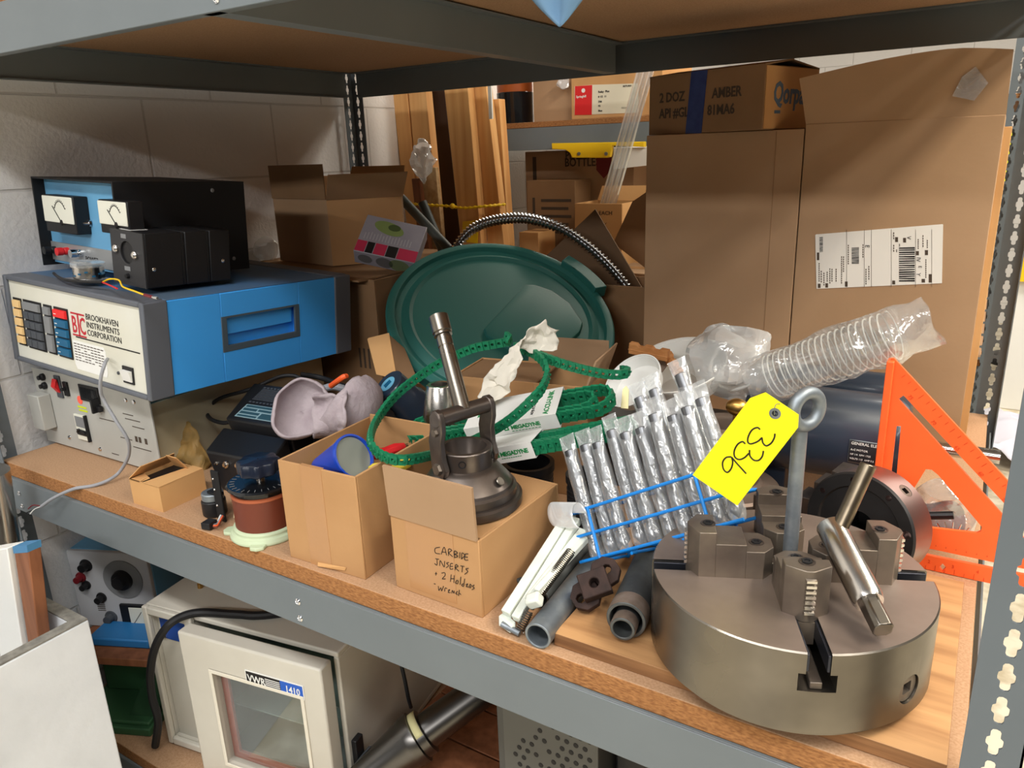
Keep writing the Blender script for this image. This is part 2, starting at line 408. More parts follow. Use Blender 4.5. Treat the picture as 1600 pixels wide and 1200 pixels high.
tag(slab('wall_left', (WX, -.415, -.843), (0, 1, 0), (0, 0, 1), 7.4, 3.3, .15, M['blockwall']), 'white painted concrete block wall at the left end of the shelves', 'wall')
tag(slab('wall_back', (6, 7, -.843), (-1, 0, 0), (0, 0, 1), 7.9, 3.3, .15, M['blockwall']), 'white wall far behind the shelves', 'wall')
M['terrazzo'] = mat('pale_terrazzo', (222, 214, 194), .35, rgb2=(188, 176, 150), vs=14, detail=8, lo=.42, hi=.62)
tag(MB().bx(WX, 6, -2.5, 7, FL - .1, FL).build('floor', M['terrazzo'], flat=True), 'pale mottled floor seen past the right end of the shelves', 'floor', kind='structure')

# ------------------------------------------------------------------ shelving
def keyhole(n=28):
    P = []
    # slot with a wider waist
    R_ = [(.0, -.0144), (.0028, -.0136), (.0040, -.0114), (.0040, -.0060), (.0064, -.0040), (.0068, 0), (.0064, .0040), (.0040, .0060), (.0040, .0114), (.0028, .0136)]
    return R_ + [(-x, -y) for x, y in R_]
def hexhole(n=28):
    return [(.0085 * math.cos(2 * math.pi * k / n), .0195 * math.sin(2 * math.pi * k / n)) for k in range(n)]
def rect_match(w, h, hole):
    "points of a w x h rectangle, one for each point of the hole"
    out = []
    for x, y in hole:
        a = math.atan2(y / h, x / w); c, s = math.cos(a), math.sin(a); t = .5 / max(abs(c), abs(s)); out.append((w * c * t, h * s * t))
    # pull the nearest point onto each corner
    for cx, cy in ((w / 2, h / 2), (-w / 2, h / 2), (-w / 2, -h / 2), (w / 2, -h / 2)):
        i = min(range(len(out)), key=lambda k: (out[k][0] - cx) ** 2 + (out[k][1] - cy) ** 2); out[i] = (cx, cy)
    return out
PITCH = .0345
def holed_strip(b, o, u, w, z0, z1, t, hole=None):
    "perforated flange: u is its width direction"
    hole = hole or keyhole(); n = int(round((z1 - z0) / PITCH)); outer = rect_match(w, PITCH, hole)
    for k in range(n):
        b.ringplate(outer, hole, fr(V(o) + V(u).normalized() * (w / 2) + V((0, 0, z0 - o[2] + (k + .5) * PITCH)), u, (0, 0, 1)), t)
def post(parent, x, y, sx, sy, z0, z1, w=.042, m=None):
    b = MB()
    holed_strip(b, (x, y, 0), (sx, 0, 0), w, z0, z1, -.002 if sx > 0 else .002)
    holed_strip(b, (x, y, 0), (0, sy, 0), w, z0, z1, .002 if (sx > 0) == (sy > 0) else -.002)
    return b.build('post', m or M['post_paint'], parent, ang=20)
def board(name, x0, x1, y0, y1, z0, z1, label, edge):
    o = MB().bx(x0, x1, y0, y1, z0, z1).build(name, M['board'], bev=.002)
    o.data.materials.append(edge)
    for p in o.data.polygons:
        if abs(p.normal.z) < .5: p.material_index = 1
    return tag(o, label, 'shelf board')
M['board_edge'] = mat('particleboard_edge', (174, 122, 74), .9, rgb2=(136, 90, 52), vs=260, vstretch=(.5, 1, 1.4), detail=5, bump=.5, bs=260, bstretch=(.6, 1, 1.3))
Y0, Y1, X0, X1 = .688, 1.92, -1.785, .083
rack = thing('storage_rack', 'grey steel storage rack with perforated posts carrying the particleboard shelves', 'rack', (X0, Y0, FL))
post(rack, X0, Y0, 1, 1, FL, 1.3, .05)
post(rack, X1, Y0, -1, 1, FL, 1.3, .046)
post(rack, X0 + .002, Y1, 1, -1, FL, 1.3)
post(rack, .063, Y1, -1, -1, FL, 1.3)
def beams(z0, z1, parts):
    z_ = z1
    if 'f' in parts:
        b = MB().bx(X0 + .045, X1 - .04, Y0 + .002, Y0 + .0045, z0, z_).bx(X0 + .045, X1 - .04, Y0 + .0045, Y0 + .035, z_ - .003, z_).bx(X0 + .045, X1 - .04, Y0 + .0045, Y0 + .02, z0, z0 + .003)
        fb = b.build('front_beam', M['gray_paint'], rack, bev=.001)
        r = MB()
        for x in (-.851, -1.70, .01):
            for z in (z0 + .014, z_ - .031):
                Q = frz((x, Y0 + .002, z), (0, -1, 0))
                r.lathe([(.0058, 0), (.0058, .0012), (.0042, .0026), (.0034, .0026), (.003, .0014), (0, .0014)], Q, 16)
        r.bm.verts.index_update(); each(r, 'rivet', M['chrome'], fb)
    if 'b' in parts: MB().bx(X0 + .03, X1 - .06, Y1 - .006, Y1 - .003, z0, z_).bx(X0 + .03, X1 - .06, Y1 - .035, Y1 - .006, z_ - .003, z_).build('back_beam', M['gray_paint'], rack)
    if 'l' in parts: MB().bx(X0 + .004, X0 + .0065, Y0 + .045, Y1 - .035, z0, z_).bx(X0 + .0065, X0 + .03, Y0 + .045, Y1 - .035, z_ - .003, z_).bx(X0 + .0065, X0 + .016, Y0 + .045, Y1 - .035, z0, z0 + .003).build('end_beam', M['gray_paint'], rack)
    if 'r' in parts: MB().bx(X1 - .03, X1 - .0275, Y0 + .045, Y1 - .035, z0, z_).build('end_beam', M['gray_paint'], rack)
    if 'c' in parts: MB().bx(-.885, -.853, Y0 + .006, Y1 - .04, z0, z0 + .0025).bx(-.8555, -.853, Y0 + .006, Y1 - .04, z0 + .0025, z_ - .004).bx(-.885, -.8825, Y0 + .006, Y1 - .04, z0 + .0025, z_ - .004).bx(-.853, -.835, Y0 + .006, Y1 - .04, z_ - .006, z_ - .003).build('tie_beam', M['gray_paint'], rack)
beams(.780, .852, 'fblrc'); beams(-.107, -.032, 'fblrc'); beams(LOW - .1, LOW - .03, 'fblr')
board('shelf_board', -1.760, .045, Y0 + .008, Y1 - .008, -.0318, 0, 'worn particleboard shelf carrying all the workshop clutter', M['board_edge'])
board('shelf_board', -1.760, .045, Y0 + .008, Y1 - .008, .8522, .878, 'particleboard shelf overhead, seen from below', M['board_edge'])
board('shelf_board', -1.760, .045, Y0 + .008, Y1 - .008, LOW - .0298, LOW, 'particleboard shelf low down beneath the oven and the green machine', M['board_edge'])
# ------------------------------------------------------------------ instruments stacked at the left end
# cream chassis at the bottom
P0 = euler((-1.781, .806, .0), .6)
t = thing('rack_instrument', 'grey-fronted electronic chassis at the bottom of the instrument stack', 'instrument', P0)
MB().bx(.006, .416, .004, .47, .004, .150).build('chassis', mat('bare_tan_chassis', (186, 176, 150), .38, .3, rgb2=(168, 158, 130), vs=6), t, True, .002)
MB().bx(0, .422, 0, .004, .004, .1785).build('front_panel', M['panel_gray'], t, True, .001)
f = MB()
for x in (.05, .36):
    for y in (.05, .42): f.cyl((x, y, 0), (x, y, .0045), .012)
f.bm.verts.index_update(); each(f, 'foot', M['rubber'], t, True)
# connector box bolted to the left of the front panel
cb = MB().bx(.012, .056, -.028, -.0003, .045, .125).build('connector_box', M['panel_gray'], t, True, .002)
k = MB()
for z in (.065, .085, .105): k.lathe([(0, 0), (.007, 0), (.007, .006), (.0045, .008), (.0045, .014), (0, .014)], frz((.012, -.014, z), (-1, 0, 0)), 16)
for z in (.142, .162): k.lathe([(0, 0), (.008, 0), (.008, .006), (.005, .008), (.005, .013), (0, .013)], frz((.045, 0, z), (0, -1, 0)), 16)
k.bm.verts.index_update(); each(k, 'terminal', M['black'], t, True)
MB().bx(.092, .113, -.004, -.0003, .122, .172).build('switch_plate', M['key_dk'], t, True, .001)
MB().prism([(.094, -.004, .135), (.110, -.004, .135), (.110, -.014, .150), (.110, -.008, .166), (.094, -.008, .166), (.094, -.014, .150)], (0, .0002, 0)).prism([(.095, -.0045, .134), (.095, -.014, .149), (.095, -.006, .165)], (.014, 0, 0)).build('rocker_switch', M['red'], t, True)
MB().bx(.124, .140, -.005, -.0003, .130, .162).bx(.128, .136, -.014, -.005, .144, .150).build('toggle_switch', M['black'], t, True, .001)
MB().bx(.182, .253, -.003, -.0003, .128, .164).build('panel_meter_window', M['black'], t, True, .001)
MB().bx(.189, .246, -.0036, -.003, .134, .158).build('display_glass', M['black_gloss'], t, True)
MB().bx(.236, .262, -.012, -.003, .114, .126).bx(.246, .252, -.02, -.003, .112, .142).build('lever', M['black'], t, True, .001)
MB().lathe([(0, 0), (.0095, 0), (.0095, .0006), (0, .0006)], frz((.1735, -.0001, .126), (0, -1, 0)), 20).build('sticker', M['coral'], t, True)
MB().bx(.160, .192, -.0008, -.0001, .108, .112).bx(.162, .194, -.0008, -.0001, .1005, .1045).build('sticker', M['lime'], t, True)
b = MB().bx(.143, .186, -.005, -.0003, .034, .092).build('meter', M['screen'], t, True, .001)
MB().bx(.147, .182, -.0056, -.005, .064, .088).build('scale_card', M['key_gr'], b, True)
MB().bx(.147, .182, -.007, -.005, .046, .058).tube([(.149, -.008, .052), (.165, -.011, .062), (.180, -.008, .052)], .0016, 6).build('knob_bar', M['black'], b, True)
MB().bx(.1825, .1868, -.0066, -.0003, .033, .093).build('meter_edge', M['black'], b, True)
s = MB()
for x, z in ((.098, .028), (.213, .020), (.345, .150), (.372, .150)): s.lathe([(0, 0), (.005, 0), (.004, .0025), (0, .003)], frz((x, 0, z), (0, -1, 0)), 14)
s.bm.verts.index_update(); each(s, 'screw', M['chrome'], t, True)
mk = MB()
for x0, x1, z in ((.325, .36, .118), (.33, .38, .108), (.35, .39, .094), (.235, .30, .094), (.30, .34, .062), (.34, .40, .048), (.255, .28, .018)): mk.bx(x0, x1, -.0006, -.0001, z, z + .0016)
for x in (.352, .364, .384): mk.bx(x, x + .008, -.0006, -.0001, .062, .074)
mk.bm.verts.index_update(); each(mk, 'printed_legend', M['ink2'], t, True)

# cabinet with the company name
B0 = euler((-1.752, .763, .2115), 0, -2.98, 3.12)
W_, D_, H_ = .483, .524, .182
t = thing('instrument_cabinet', 'bright blue instrument cabinet with cream front panel and a recessed side handle', 'instrument', B0)
# the shell: blue sides and top between charcoal end bezels
sh = MB().bx(.002, W_ - .002, .045, D_ - .045, 0, H_ - .002)
HY0, HY1, HZ0, HZ1 = .165, .365, .062, .132
sh = MB().bx(.002, W_ - .030, .045, D_ - .045, 0, H_ - .002)
x = W_ - .002
sh.bx(W_ - .030, x, .045, HY0, 0, H_ - .002).bx(W_ - .030, x, HY1, D_ - .045, 0, H_ - .002).bx(W_ - .030, x, HY0, HY1, 0, HZ0).bx(W_ - .030, x, HY0, HY1, HZ1, H_ - .002)
sh.build('cabinet_shell', M['blue'], t, True, .0015)
MB().bx(.004, W_ - .004, .05, D_ - .05, H_ - .002, H_).build('top_cover', mat('dusty_blue_top', (64, 104, 146), .55, rgb2=(84, 104, 124), vs=5), t, True, .001)
h = MB()
h.ringplate([(HY0 - .001, HZ0 - .001), (HY1 + .001, HZ0 - .001), (HY1 + .001, HZ1 + .001), (HY0 - .001, HZ1 + .001)], [(HY0 + .012, HZ0 + .012), (HY1 - .012, HZ0 + .012), (HY1 - .012, HZ1 - .003), (HY0 + .012, HZ1 - .003)], fr((W_ - .006, 0, 0), (0, 1, 0), (0, 0, 1)), .005)
h.build('handle_frame', mat('handle_frame_grey', (74, 88, 98), .45), t, True, .001)
MB().bx(W_ - .022, W_ - .012, HY0 + .012, HY1 - .012, HZ0 + .032, HZ1 - .003).bx(W_ - .024, W_ - .022, HY0, HY1, HZ0, HZ1).build('handle', M['blue'], t, True, .001)
for y0, y1 in ((0.0, .05), (D_ - .05, D_)):
    bz = MB(); bz.bx(-.001, .012, y0, y1, -.001, H_).bx(W_ - .012, W_ + .001, y0, y1, -.001, H_).bx(.012, W_ - .012, y0, y1, H_ - .010, H_ + .0012).bx(.012, W_ - .012, y0, y1, -.001, .008)
    bz.build('bezel', M['bezel'], t, True, .003)
MB().bx(.012, W_ - .012, .006, .05, .008, H_ - .010).build('front_panel', M['panel_white'], t, True, .0008)
def on_panel(px, py):
    "photo pixel on the cabinet's front panel, in cabinet coordinates"
    Bi = B0.inverted(); o = Bi @ CAM; d = Bi.to_3x3() @ ray(px, py); s_ = (.006 - o.y) / d.y; q = o + d * s_
    return q.x, q.z
K0 = 1600 / 280
def pk(cx, cy): return on_panel(cx / K0, 420 + cy / K0)
def keypad(tl, tr, bl, rows):
    "black well with keys: corners are photo points of the keypad's outline"
    x0, z1 = pk(*tl); x1 = pk(*tr)[0]; z0 = pk(*bl)[1]
    w = MB().bx(x0 - .0022, x1 + .0022, .0040, .006, z0 - .003, z1 + .003).build('keypad', M['black'], t, True, .0005)
    dz = (z1 - z0) / sum(r[0] for r in rows); z = z1
    for hgt, n, key in rows:
        dx = (x1 - x0) / n
        for c in range(n):
            MB().hexa([(x0 + c * dx + .0008, .0045, z - hgt * dz + .0012), (x0 + (c + 1) * dx - .0008, .0045, z - hgt * dz + .0012), (x0 + (c + 1) * dx - .0008, .0045, z - .0012), (x0 + c * dx + .0008, .0045, z - .0012),
                       (x0 + c * dx + .0018, -.001, z - hgt * dz + .0028), (x0 + (c + 1) * dx - .0018, -.001, z - hgt * dz + .0028), (x0 + (c + 1) * dx - .0018, -.001, z - .0022), (x0 + c * dx + .0018, -.001, z - .0022)]).build('key', M[key], w, True, .0006)
        z -= hgt * dz
    return x0, x1, z0, z1
keypad((127, 264), (188, 275), (186, 660), [(1, 1, 'key_tan')] * 5)
keypad((215, 282), (362, 305), (272, 690), [(1, 1, 'key_gr')] + [(1, 3, 'key_dk')] * 4)
keypad((396, 327), (456, 336), (450, 738), [(1, 1, 'key_gr'), (2, 1, 'key_gr'), (2, 1, 'key_gr')])
kx = keypad((489, 347), (600, 365), (537, 765), [(1, 1, 'key_rd')] + [(1, 1, 'key_bl')] * 4)
lg = MB(); dz = (kx[3] - kx[2]) / 5
for i in range(5): lg.bx(kx[0] + .006, kx[0] + .014, -.0015, -.0009, kx[3] - (i + .55) * dz, kx[3] - (i + .48) * dz)
lg.bm.verts.index_update(); each(lg, 'key_legend', M['white'], t, True)
PM = lambda x, z: fr((x, .0058, z), (1, 0, 0), (0, 0, 1))
xa, za = pk(655, 590); xb, zb = pk(655, 388); xc, zc = pk(770, 575)
hh = zb - za; lw = xc - xa
lg = MB().bx(xa, xa + lw, .0053, .0058, za, za + hh * .07).bx(xa, xa + lw, .0053, .0058, za + hh * .93, za + hh)
lg.bx(xa + lw * .46, xa + lw * .56, .0053, .0058, za, za + hh)
lg.build('emblem', M['red_ink'], t, True)
words('B', hh * 1.02, PM(xa, za + hh * .14), M['red_ink'], t, 'emblem_letter', True, sx=.62 * lw / hh * 1.05, bold=.0006)
words('C', hh * 1.02, PM(xa + lw * .57, za + hh * .14), M['red_ink'], t, 'emblem_letter', True, sx=.62 * lw / hh, bold=.0006)
xs, zs = pk(783, 588); xe, _ = pk(1085, 640)
for i, wd_ in enumerate(('BROOKHAVEN', 'INSTRUMENTS', 'CORPORATION')):
    o = words(wd_, hh * .36, PM(xs, zs + hh * (.62 - .335 * i) + .0015), M['ink'], t, 'company_name', True, sx=.9)
    sc = (xe - xs) * (.955, .965, 1.0)[i] / max(v.co.x - xs for v in o.data.vertices)
    for v in o.data.vertices: v.co.x = xs + (v.co.x - xs) * sc
x1_, z1_ = pk(680, 606); x2_, z2_ = pk(1252, 760)
MB().bx(x1_, x2_, .0052, .0058, z1_ - .001, z1_ + .0012).build('panel_line', M['ink'], t, True)
words('BI-2030 PARTICLE SIZER', .0062, PM(x1_, z1_ - .0125), M['ink2'], t, 'model_line', True, sx=.85)
xl, zl = pk(682, 880); xr_, zt_ = pk(945, 745)
lb = MB().prism2([(xl, zl + .008), (xl + .006, zl - .002), (xr_ - .004, zl - .002), (xr_, zl + .006), (xr_, zt_), (xr_ - .006, zt_ + .008), (xl, zt_ + .008)], fr((0, .0058, 0), (1, 0, 0), (0, 0, 1)), .0006).build('sticker', M['white'], t, True)
tx = MB()
for i in range(7):
    for j in range(9):
        if random.random() < .85: tx.bx(xl + .004 + j * (xr_ - xl - .008) / 9, xl + .004 + (j + .75) * (xr_ - xl - .008) / 9, .0047, .0053, zt_ + .001 - i * .0055, zt_ + .0026 - i * .0055)
tx.build('fine_print', M['ink2'], lb, True)
x1_, z1_ = pk(1115, 1010); x2_, z2_ = pk(1195, 905)
b = MB().bx(x1_, x2_, .003, .006, z1_, z2_ + .004).build('power_switch', M['black'], t, True, .0006)
MB().hexa([(x1_ + .003, .003, z1_ + .005), (x2_ - .003, .003, z1_ + .005), (x2_ - .003, .003, z2_ - .003), (x1_ + .003, .003, z2_ - .003), (x1_ + .003, .001, z1_ + .005), (x2_ - .003, .001, z1_ + .005), (x2_ - .003, -.004, z2_ - .003), (x1_ + .003, -.004, z2_ - .003)]).build('rocker', M['white'], b, True)
x1_, z1_ = pk(1060, 930)
MB().lathe([(0, 0), (.0035, 0), (.003, .002), (0, .0022)], frz((x1_, .006, z1_), (0, -1, 0)), 12).build('indicator', M['key_dk'], t, True)
s = MB()
for c in ((62, 228), (122, 640), (1245, 318)):
    x1_, z1_ = pk(*c); s.ball((x1_, .004, z1_), .0042, 10, 6, (1, .6, 1))
s.bm.verts.index_update(); each(s, 'screw', M['chrome'], t, True)
# power supply with two meters
P1 = euler((-1.775, .887, .3958), -3.9, -2.85, 2.25)
W_, D_, H_ = .338, .279, .19
t = thing('power_supply', 'black-cased power supply with blue sloped front and two needle meters', 'power supply', P1)
MB().bx(0, .004, -.012, D_, 0, H_).bx(W_ - .004, W_, -.012, D_, 0, H_).bx(.004, W_ - .004, -.012, D_, H_ - .004, H_).bx(.004, W_ - .004, D_ - .004, D_, 0, H_ - .004).build('case', M['black_matt'], t, True, .001)
MB().bx(.004, W_ - .004, .012, D_ - .004, .006, H_ - .004).build('front_panel', M['blue2'], t, True, .001)
MB().bx(.004, W_ - .004, .009, .0115, .012, .052).build('terminal_strip', mat('brushed_aluminium', (178, 180, 180), .45, .6), t, True)
P1i = P1.inverted()
def pp(cx, cy, yy=.012):
    o = P1i @ CAM; d = P1i.to_3x3() @ ray(30 + cx / 4, 250 + cy / 4); s_ = (yy - o.y) / d.y; q = o + d * s_; return q.x, q.z
for c0, c1 in (((172, 442), (328, 230)), ((512, 452), (668, 260))):
    x0, z0 = pp(*c0, -.019); x1, z1 = pp(*c1, -.019)
    m_ = MB().bx(x0, x1, -.018, .012, z0, z1).build('meter', M['black'], t, True, .002)
    MB().bx(x0 + .002, x1 - .002, -.021, -.018, z0 + (z1 - z0) * .27, z1 - .002).build('meter_face', M['screen'], m_, True, .002)
    xm, zm = (x0 + x1) / 2 + .012, z0 + (z1 - z0) * .3
    r_ = (z1 - z0) * .55
    nb = MB().tube([(xm + r_ * .7 * math.cos(a), -.0214, zm + r_ * math.sin(a)) for a in [math.radians(40 + 10 * i) for i in range(11)]], .0007, 5)
    for i in range(11):
        a = math.radians(40 + 10 * i); nb.tube([(xm + r_ * .7 * math.cos(a), -.0214, zm + r_ * math.sin(a)), (xm + r_ * .78 * math.cos(a), -.0214, zm + r_ * 1.1 * math.sin(a))], .0005, 4)
    nb.tube([(xm, -.0216, zm), (xm - r_ * .75, -.0216, zm + r_ * .75)], .0009, 5).ball((xm, -.021, zm - .001), .006, 10, 6, (1, .4, 1))
    nb.build('needle', M['ink'], m_, True)
x0, z0 = pp(450, 395)
MB().lathe([(0, 0), (.007, 0), (.007, .004), (.004, .005), (.0035, .02), (.0045, .026), (0, .028)], frz((x0, .012, z0), (-.35, -1, 0)), 14).build('toggle', M['chrome'], t, True)
for c, k_ in (((235, 560), 'black'), ((315, 568), 'red'), ((400, 580), 'chrome')):
    x0, z0 = pp(*c)
    MB().lathe([(0, 0), (.008, 0), (.008, .008), (.006, .01), (.0085, .012), (.0085, .024), (0, .025)], frz((x0, .009, z0), (0, -1, 0)), 16).build('binding_post', M[k_], t, True)
x0, z0 = pp(425, 620)
words('POWER', .016, fr((x0, .0088, z0 - .004), (1, 0, 0), (0, 0, 1)), M['ink'], t, 'lettering', True)
s = MB()
for y, z in ((.03, .025), (.24, .025), (.20, .172)): s.ball((W_, y, z), .0045, 10, 6, (.5, 1, 1))
s.bm.verts.index_update(); each(s, 'screw', M['key_gr'], t, True)
# black tube housing
P2 = euler((-1.428, .828, .3866), -.5, -3.4, 4.2)
W_, D_, H_ = .103, .188, .102
t = thing('detector_housing', 'black metal detector housing with a round opening, lying on the blue cabinet', 'detector', P2)
b = MB().bx(.004, W_, .003, D_ * .42, 0, H_).bx(.0055, W_ - .0015, D_ * .42, D_ * .46, 0, H_ - .002).bx(.004, W_, D_ * .46, D_ * .72, 0, H_).bx(.0055, W_ - .0015, D_ * .72, D_ * .75, 0, H_ - .002).bx(.004, W_, D_ * .75, D_, 0, H_)
b.build('housing', M['black'], t, True, .002)
ho = circle2(.021, 28, (.05, .062)); q = [(.05 + .0, 0)]
out = [(max(0, min(W_, .05 + 9 * (x - .05))), max(0, min(H_, .062 + 9 * (y - .062)))) for x, y in ho]
MB().ringplate(out, ho, fr((0, .003, 0), (1, 0, 0), (0, 0, 1)), .004).build('front_plate', mat('dark_grey_plate', (48, 48, 50), .5), t, True, .0008)
MB().lathe([(.021, 0), (.021, -.05), (0, -.05)], fr((.05, .003, .062), (1, 0, 0), (0, 0, 1)), 28).build('port', M['rubber'], t, True)
MB().cyl((.056, .012, .062), (.062, .03, .062), .009).build('electrode', M['steel_bright'], t, True)
s = MB()
for x, z in ((.018, .066), (.078, .060)): s.lathe([(0, 0), (.008, 0), (.008, .004), (.005, .007), (0, .008)], frz((x, -.001, z), (0, -1, 0)), 16)
s.bm.verts.index_update(); each(s, 'knob', M['steel_bright'], t, True)
s = MB()
for y, z in ((.018, .035), (.17, .04)): s.ball((W_, y, z), .0042, 10, 6, (.5, 1, 1))
s.bm.verts.index_update(); each(s, 'screw', M['chrome'], t, True)
MB().bx(.036, .052, -.0016, -.001, .088, .096).bx(.040, .058, -.0016, -.001, .028, .036).build('label_plate', M['key_gr'], t, True)
MB().bx(.014, .05, .01, .045, H_, H_ + .0006).build('label_paper', M['white'], t, True)
MB().lathe([(0, 0), (.005, 0), (.004, .006), (0, .006)], frz((.05, -.001, .018), (0, -1, 0)), 12).build('jack', M['rubber'], t, True)
# small encoder with loose leads in front of the housing
c = at(140, 437, z=.388)
P3 = euler((c.x, c.y, .3885), 0, -3, 3)
t = thing('encoder', 'small round encoder with a clear cap and loose wires beside the black housing', 'encoder', P3)
MB().bx(-.035, .03, -.03, .03, 0, .0025).build('mount_plate', mat('dull_aluminium', (150, 152, 158), .4, .7), t, True, .0005)
MB().lathe([(0, .0025), (.028, .0025), (.028, .028), (.024, .029), (0, .029)], n=32).build('body', M['steel_bright'], t, True)
b = MB()
for k_ in range(14):
    a = 2 * math.pi * k_ / 14; b.cb((0, -.0284, 0), (.006, .0006, .0001)) if False else b.bx(-.003, .003, -.0288, -.0281, .008 + (k_ % 3) * .004, .011 + (k_ % 3) * .004, Matrix.Rotation(a, 4, 'Z'))
b.build('printed_label', M['key_bl'], t, True)
MB().lathe([(.0285, .026), (.031, .026), (.031, .034), (.028, .036), (0, .036), (0, .034), (.0285, .033)], n=32).build('cap', M['film'], t, True)
def lead(pts, r, m, name='lead'): return MB().tube(smooth_path([P3.inverted() @ p for p in pts], 6), r, 7).build(name, M[m], t, True)
z_ = .3925
A = lambda px, py, h=0: at(px, py, z=z_ + h)
lead([A(84, 427, .004), A(90, 432), A(105, 438), A(130, 440), A(160, 441)], .003, 'black', 'sleeved_lead')
lead([A(160, 441), A(172, 436, .004), A(186, 438, .006), A(192, 448), A(210, 455), A(226, 461)], .0016, 'yellow_p')
lead([A(226, 461), A(238, 464)], .0028, 'darkred', 'crimp')
lead([A(238, 464), A(246, 466)], .0022, 'chrome', 'ferrule')
lead([A(160, 441), A(170, 445), A(183, 451)], .0015, 'red')
# ------------------------------------------------------------------ left middle: small box, rheostat, cartons
def carton_walls(b, w, d, h, t=.004, bottom=True, Mx=None):
    "open carton: local x 0..w, y 0..d, z 0..h"
    b.bx(0, w, 0, t, 0, h, Mx).bx(0, w, d - t, d, 0, h, Mx).bx(0, t, t, d - t, 0, h, Mx).bx(w - t, w, t, d - t, 0, h, Mx)
    if bottom: b.bx(t, w - t, t, d - t, 0, t, Mx)
    return b
def flap(parent, m, hinge0, hinge1, out, length, t=.004, taper=.0, name='flap', curve=0):
    "cardboard flap hinged along hinge0-hinge1, reaching `length` along direction out (local coordinates of its carton)"
    h0, h1 = V(hinge0), V(hinge1); u = h1 - h0; o = V(out).normalized(); n = u.normalized().cross(o)
    ns = 6 if curve else 1; b = MB(); rows = []
    for i in range(ns + 1):
        s = i / ns; c = o * (length * s) + n * (curve * s * s)
        rows.append((h0 + u * (taper * s) + c, h1 - u * (taper * s) + c))
    for (a0, a1), (b0, b1) in zip(rows, rows[1:]):
        b.hexa([a0, a1, b1, b0, a0 + n * t, a1 + n * t, b1 + n * t, b0 + n * t])
    bmesh.ops.remove_doubles(b.bm, verts=b.bm.verts[:], dist=1e-5)
    return b.build(name, m, parent, True)

# grey cable from the cabinet's panel over the shelf edge
Wc = []
t = thing('signal_cable', 'grey signal cable hanging from the cabinet front down over the shelf edge', 'cable', at(157, 756, z=0))
path = [at(168, 561, y=.766), at(164, 568, y=.745), at(158, 588, y=.735), at(157, 609, y=.735), at(162, 625, y=.74), at(181, 657, y=.745), at(197, 682, y=.752), at(202, 697, y=.757), at(200, 715, y=.762), at(187, 737, y=.758), at(170, 750, y=.735), at(145, 759, z=.0035), at(115, 764, y=.687), at(84, 778, y=.672), at(65, 791, y=.665)]
MB().tube(smooth_path(path, 8), .0033, 10).build('jacket', M['cable_gray'], t)
e = path[-1]
for i, (dx, dy, mm) in enumerate(((-20, 4, 'darkred'), (-17, 12, 'white'), (-22, 10, 'black'))):
    MB().tube(smooth_path([e, at(60 + dx * .4, 790 + dy * .6 - 3 + i * 2, y=.664), at(64 + dx, 791 + dy, y=.66)], 5), .0012, 6).build('wire', M[mm], t)

# small folded brown box
Bx = rz(1.3, (-1.292, .706, 0)); w, d, h = .087, .094, .049
t = thing('small_carton', 'small brown folding box with torn-open top near the left shelf edge', 'box', Bx)
carton_walls(MB(), w, d, h, .0018).build('walls', M['card_lt'], t, True)
b = MB().hexa([(.040, 0, h - .001), (w, 0, h - .001), (w, d, h - .001), (.056, d, h - .001), (.040, 0, h + .001), (w, 0, h + .001), (w, d, h + .001), (.056, d, h + .001)])
b.build('lid', M['card_lt'], t, True)
flap(t, M['card_lt'], (0, d, h), (0, 0, h), (.55, 0, .55), .034, .0015, .12)
flap(t, M['card_lt'], (.022, d - .012, h), (.062, d - .012, h), (0, -.55, .85), .034, .0015, .12)
MB().hexa([(0, 0, h - .002), (.03, 0, h - .002), (.03, .022, h - .002), (0, .03, h - .002), (0, 0, h), (.03, 0, h), (.026, .022, h), (0, .03, h)]).build('corner_flap', M['card_lt'], t, True)
MB().bx(.006, w - .006, .006, d - .006, .004, .044).noise(.003, 60).build('contents', M['black'], t, True)
# crumpled amber paper behind it
def crumple(name, label, cat, m, pts, w, amp, freq, seed, nu=16, nv=8, thick=.0006, parent=None):
    "crumpled strip of sheet following a line of points; w is its half-width vector at each point"
    P = smooth_path(pts, 6); W = smooth_path(w, 6)
    b = MB().grid(lambda u, v: P[min(len(P) - 1, int(round(u * (len(P) - 1))))] + W[min(len(W) - 1, int(round(u * (len(W) - 1))))] * (2 * v - 1), max(nu, len(P) - 1), nv)
    b.noise(amp, freq, seed).noise(amp * .5, freq * 2.3, seed + 5)
    o = b.build(name, m, parent, thick=thick, ang=25)
    return tag(o, label, cat) if label else o
crumple('paper_scrap', 'crumpled amber paper behind the small folding box', 'paper', M['amber_tag'],
        [at(268, 700, y=.86), at(288, 690, y=.87), at(310, 712, y=.87), at(325, 742, y=.87)], [V((.0, .02, .03))] * 4, .012, 28, 3)

# black power unit tilted up behind the rheostat
t = thing('power_unit', 'black power unit with vents and a pale data label, behind the rheostat', 'power unit', (-1.15, .82, 0))
xl = lambda q: q
A0, A1 = V((-1.235, .830, .070)), V((-1.060, .838, .074))
B0_, B1_ = V((-1.262, .898, .092)), V((-1.085, .906, .096))
C0_, C1_ = V((-1.262, .905, .108)), V((-1.085, .913, .112))
D0_, D1_ = V((-1.292, 1.010, .150)), V((-1.115, 1.018, .154))
MB().hexa([(-1.190, .822, 0), (-1.085, .826, 0), (-1.085, .92, 0), (-1.225, .92, 0), A0, A1, B1_, B0_]).build('hood', M['black'], t, bev=.004)
MB().hexa([(-1.225, .92, 0), (-1.085, .926, 0), (-1.115, 1.03, 0), (-1.292, 1.02, 0), C0_, C1_, D1_, D0_]).build('case', M['black'], t, bev=.004)
Mf = fr(C0_, C1_ - C0_, D0_ - C0_)
nn = Mf.to_3x3() @ V((0, 0, 1))
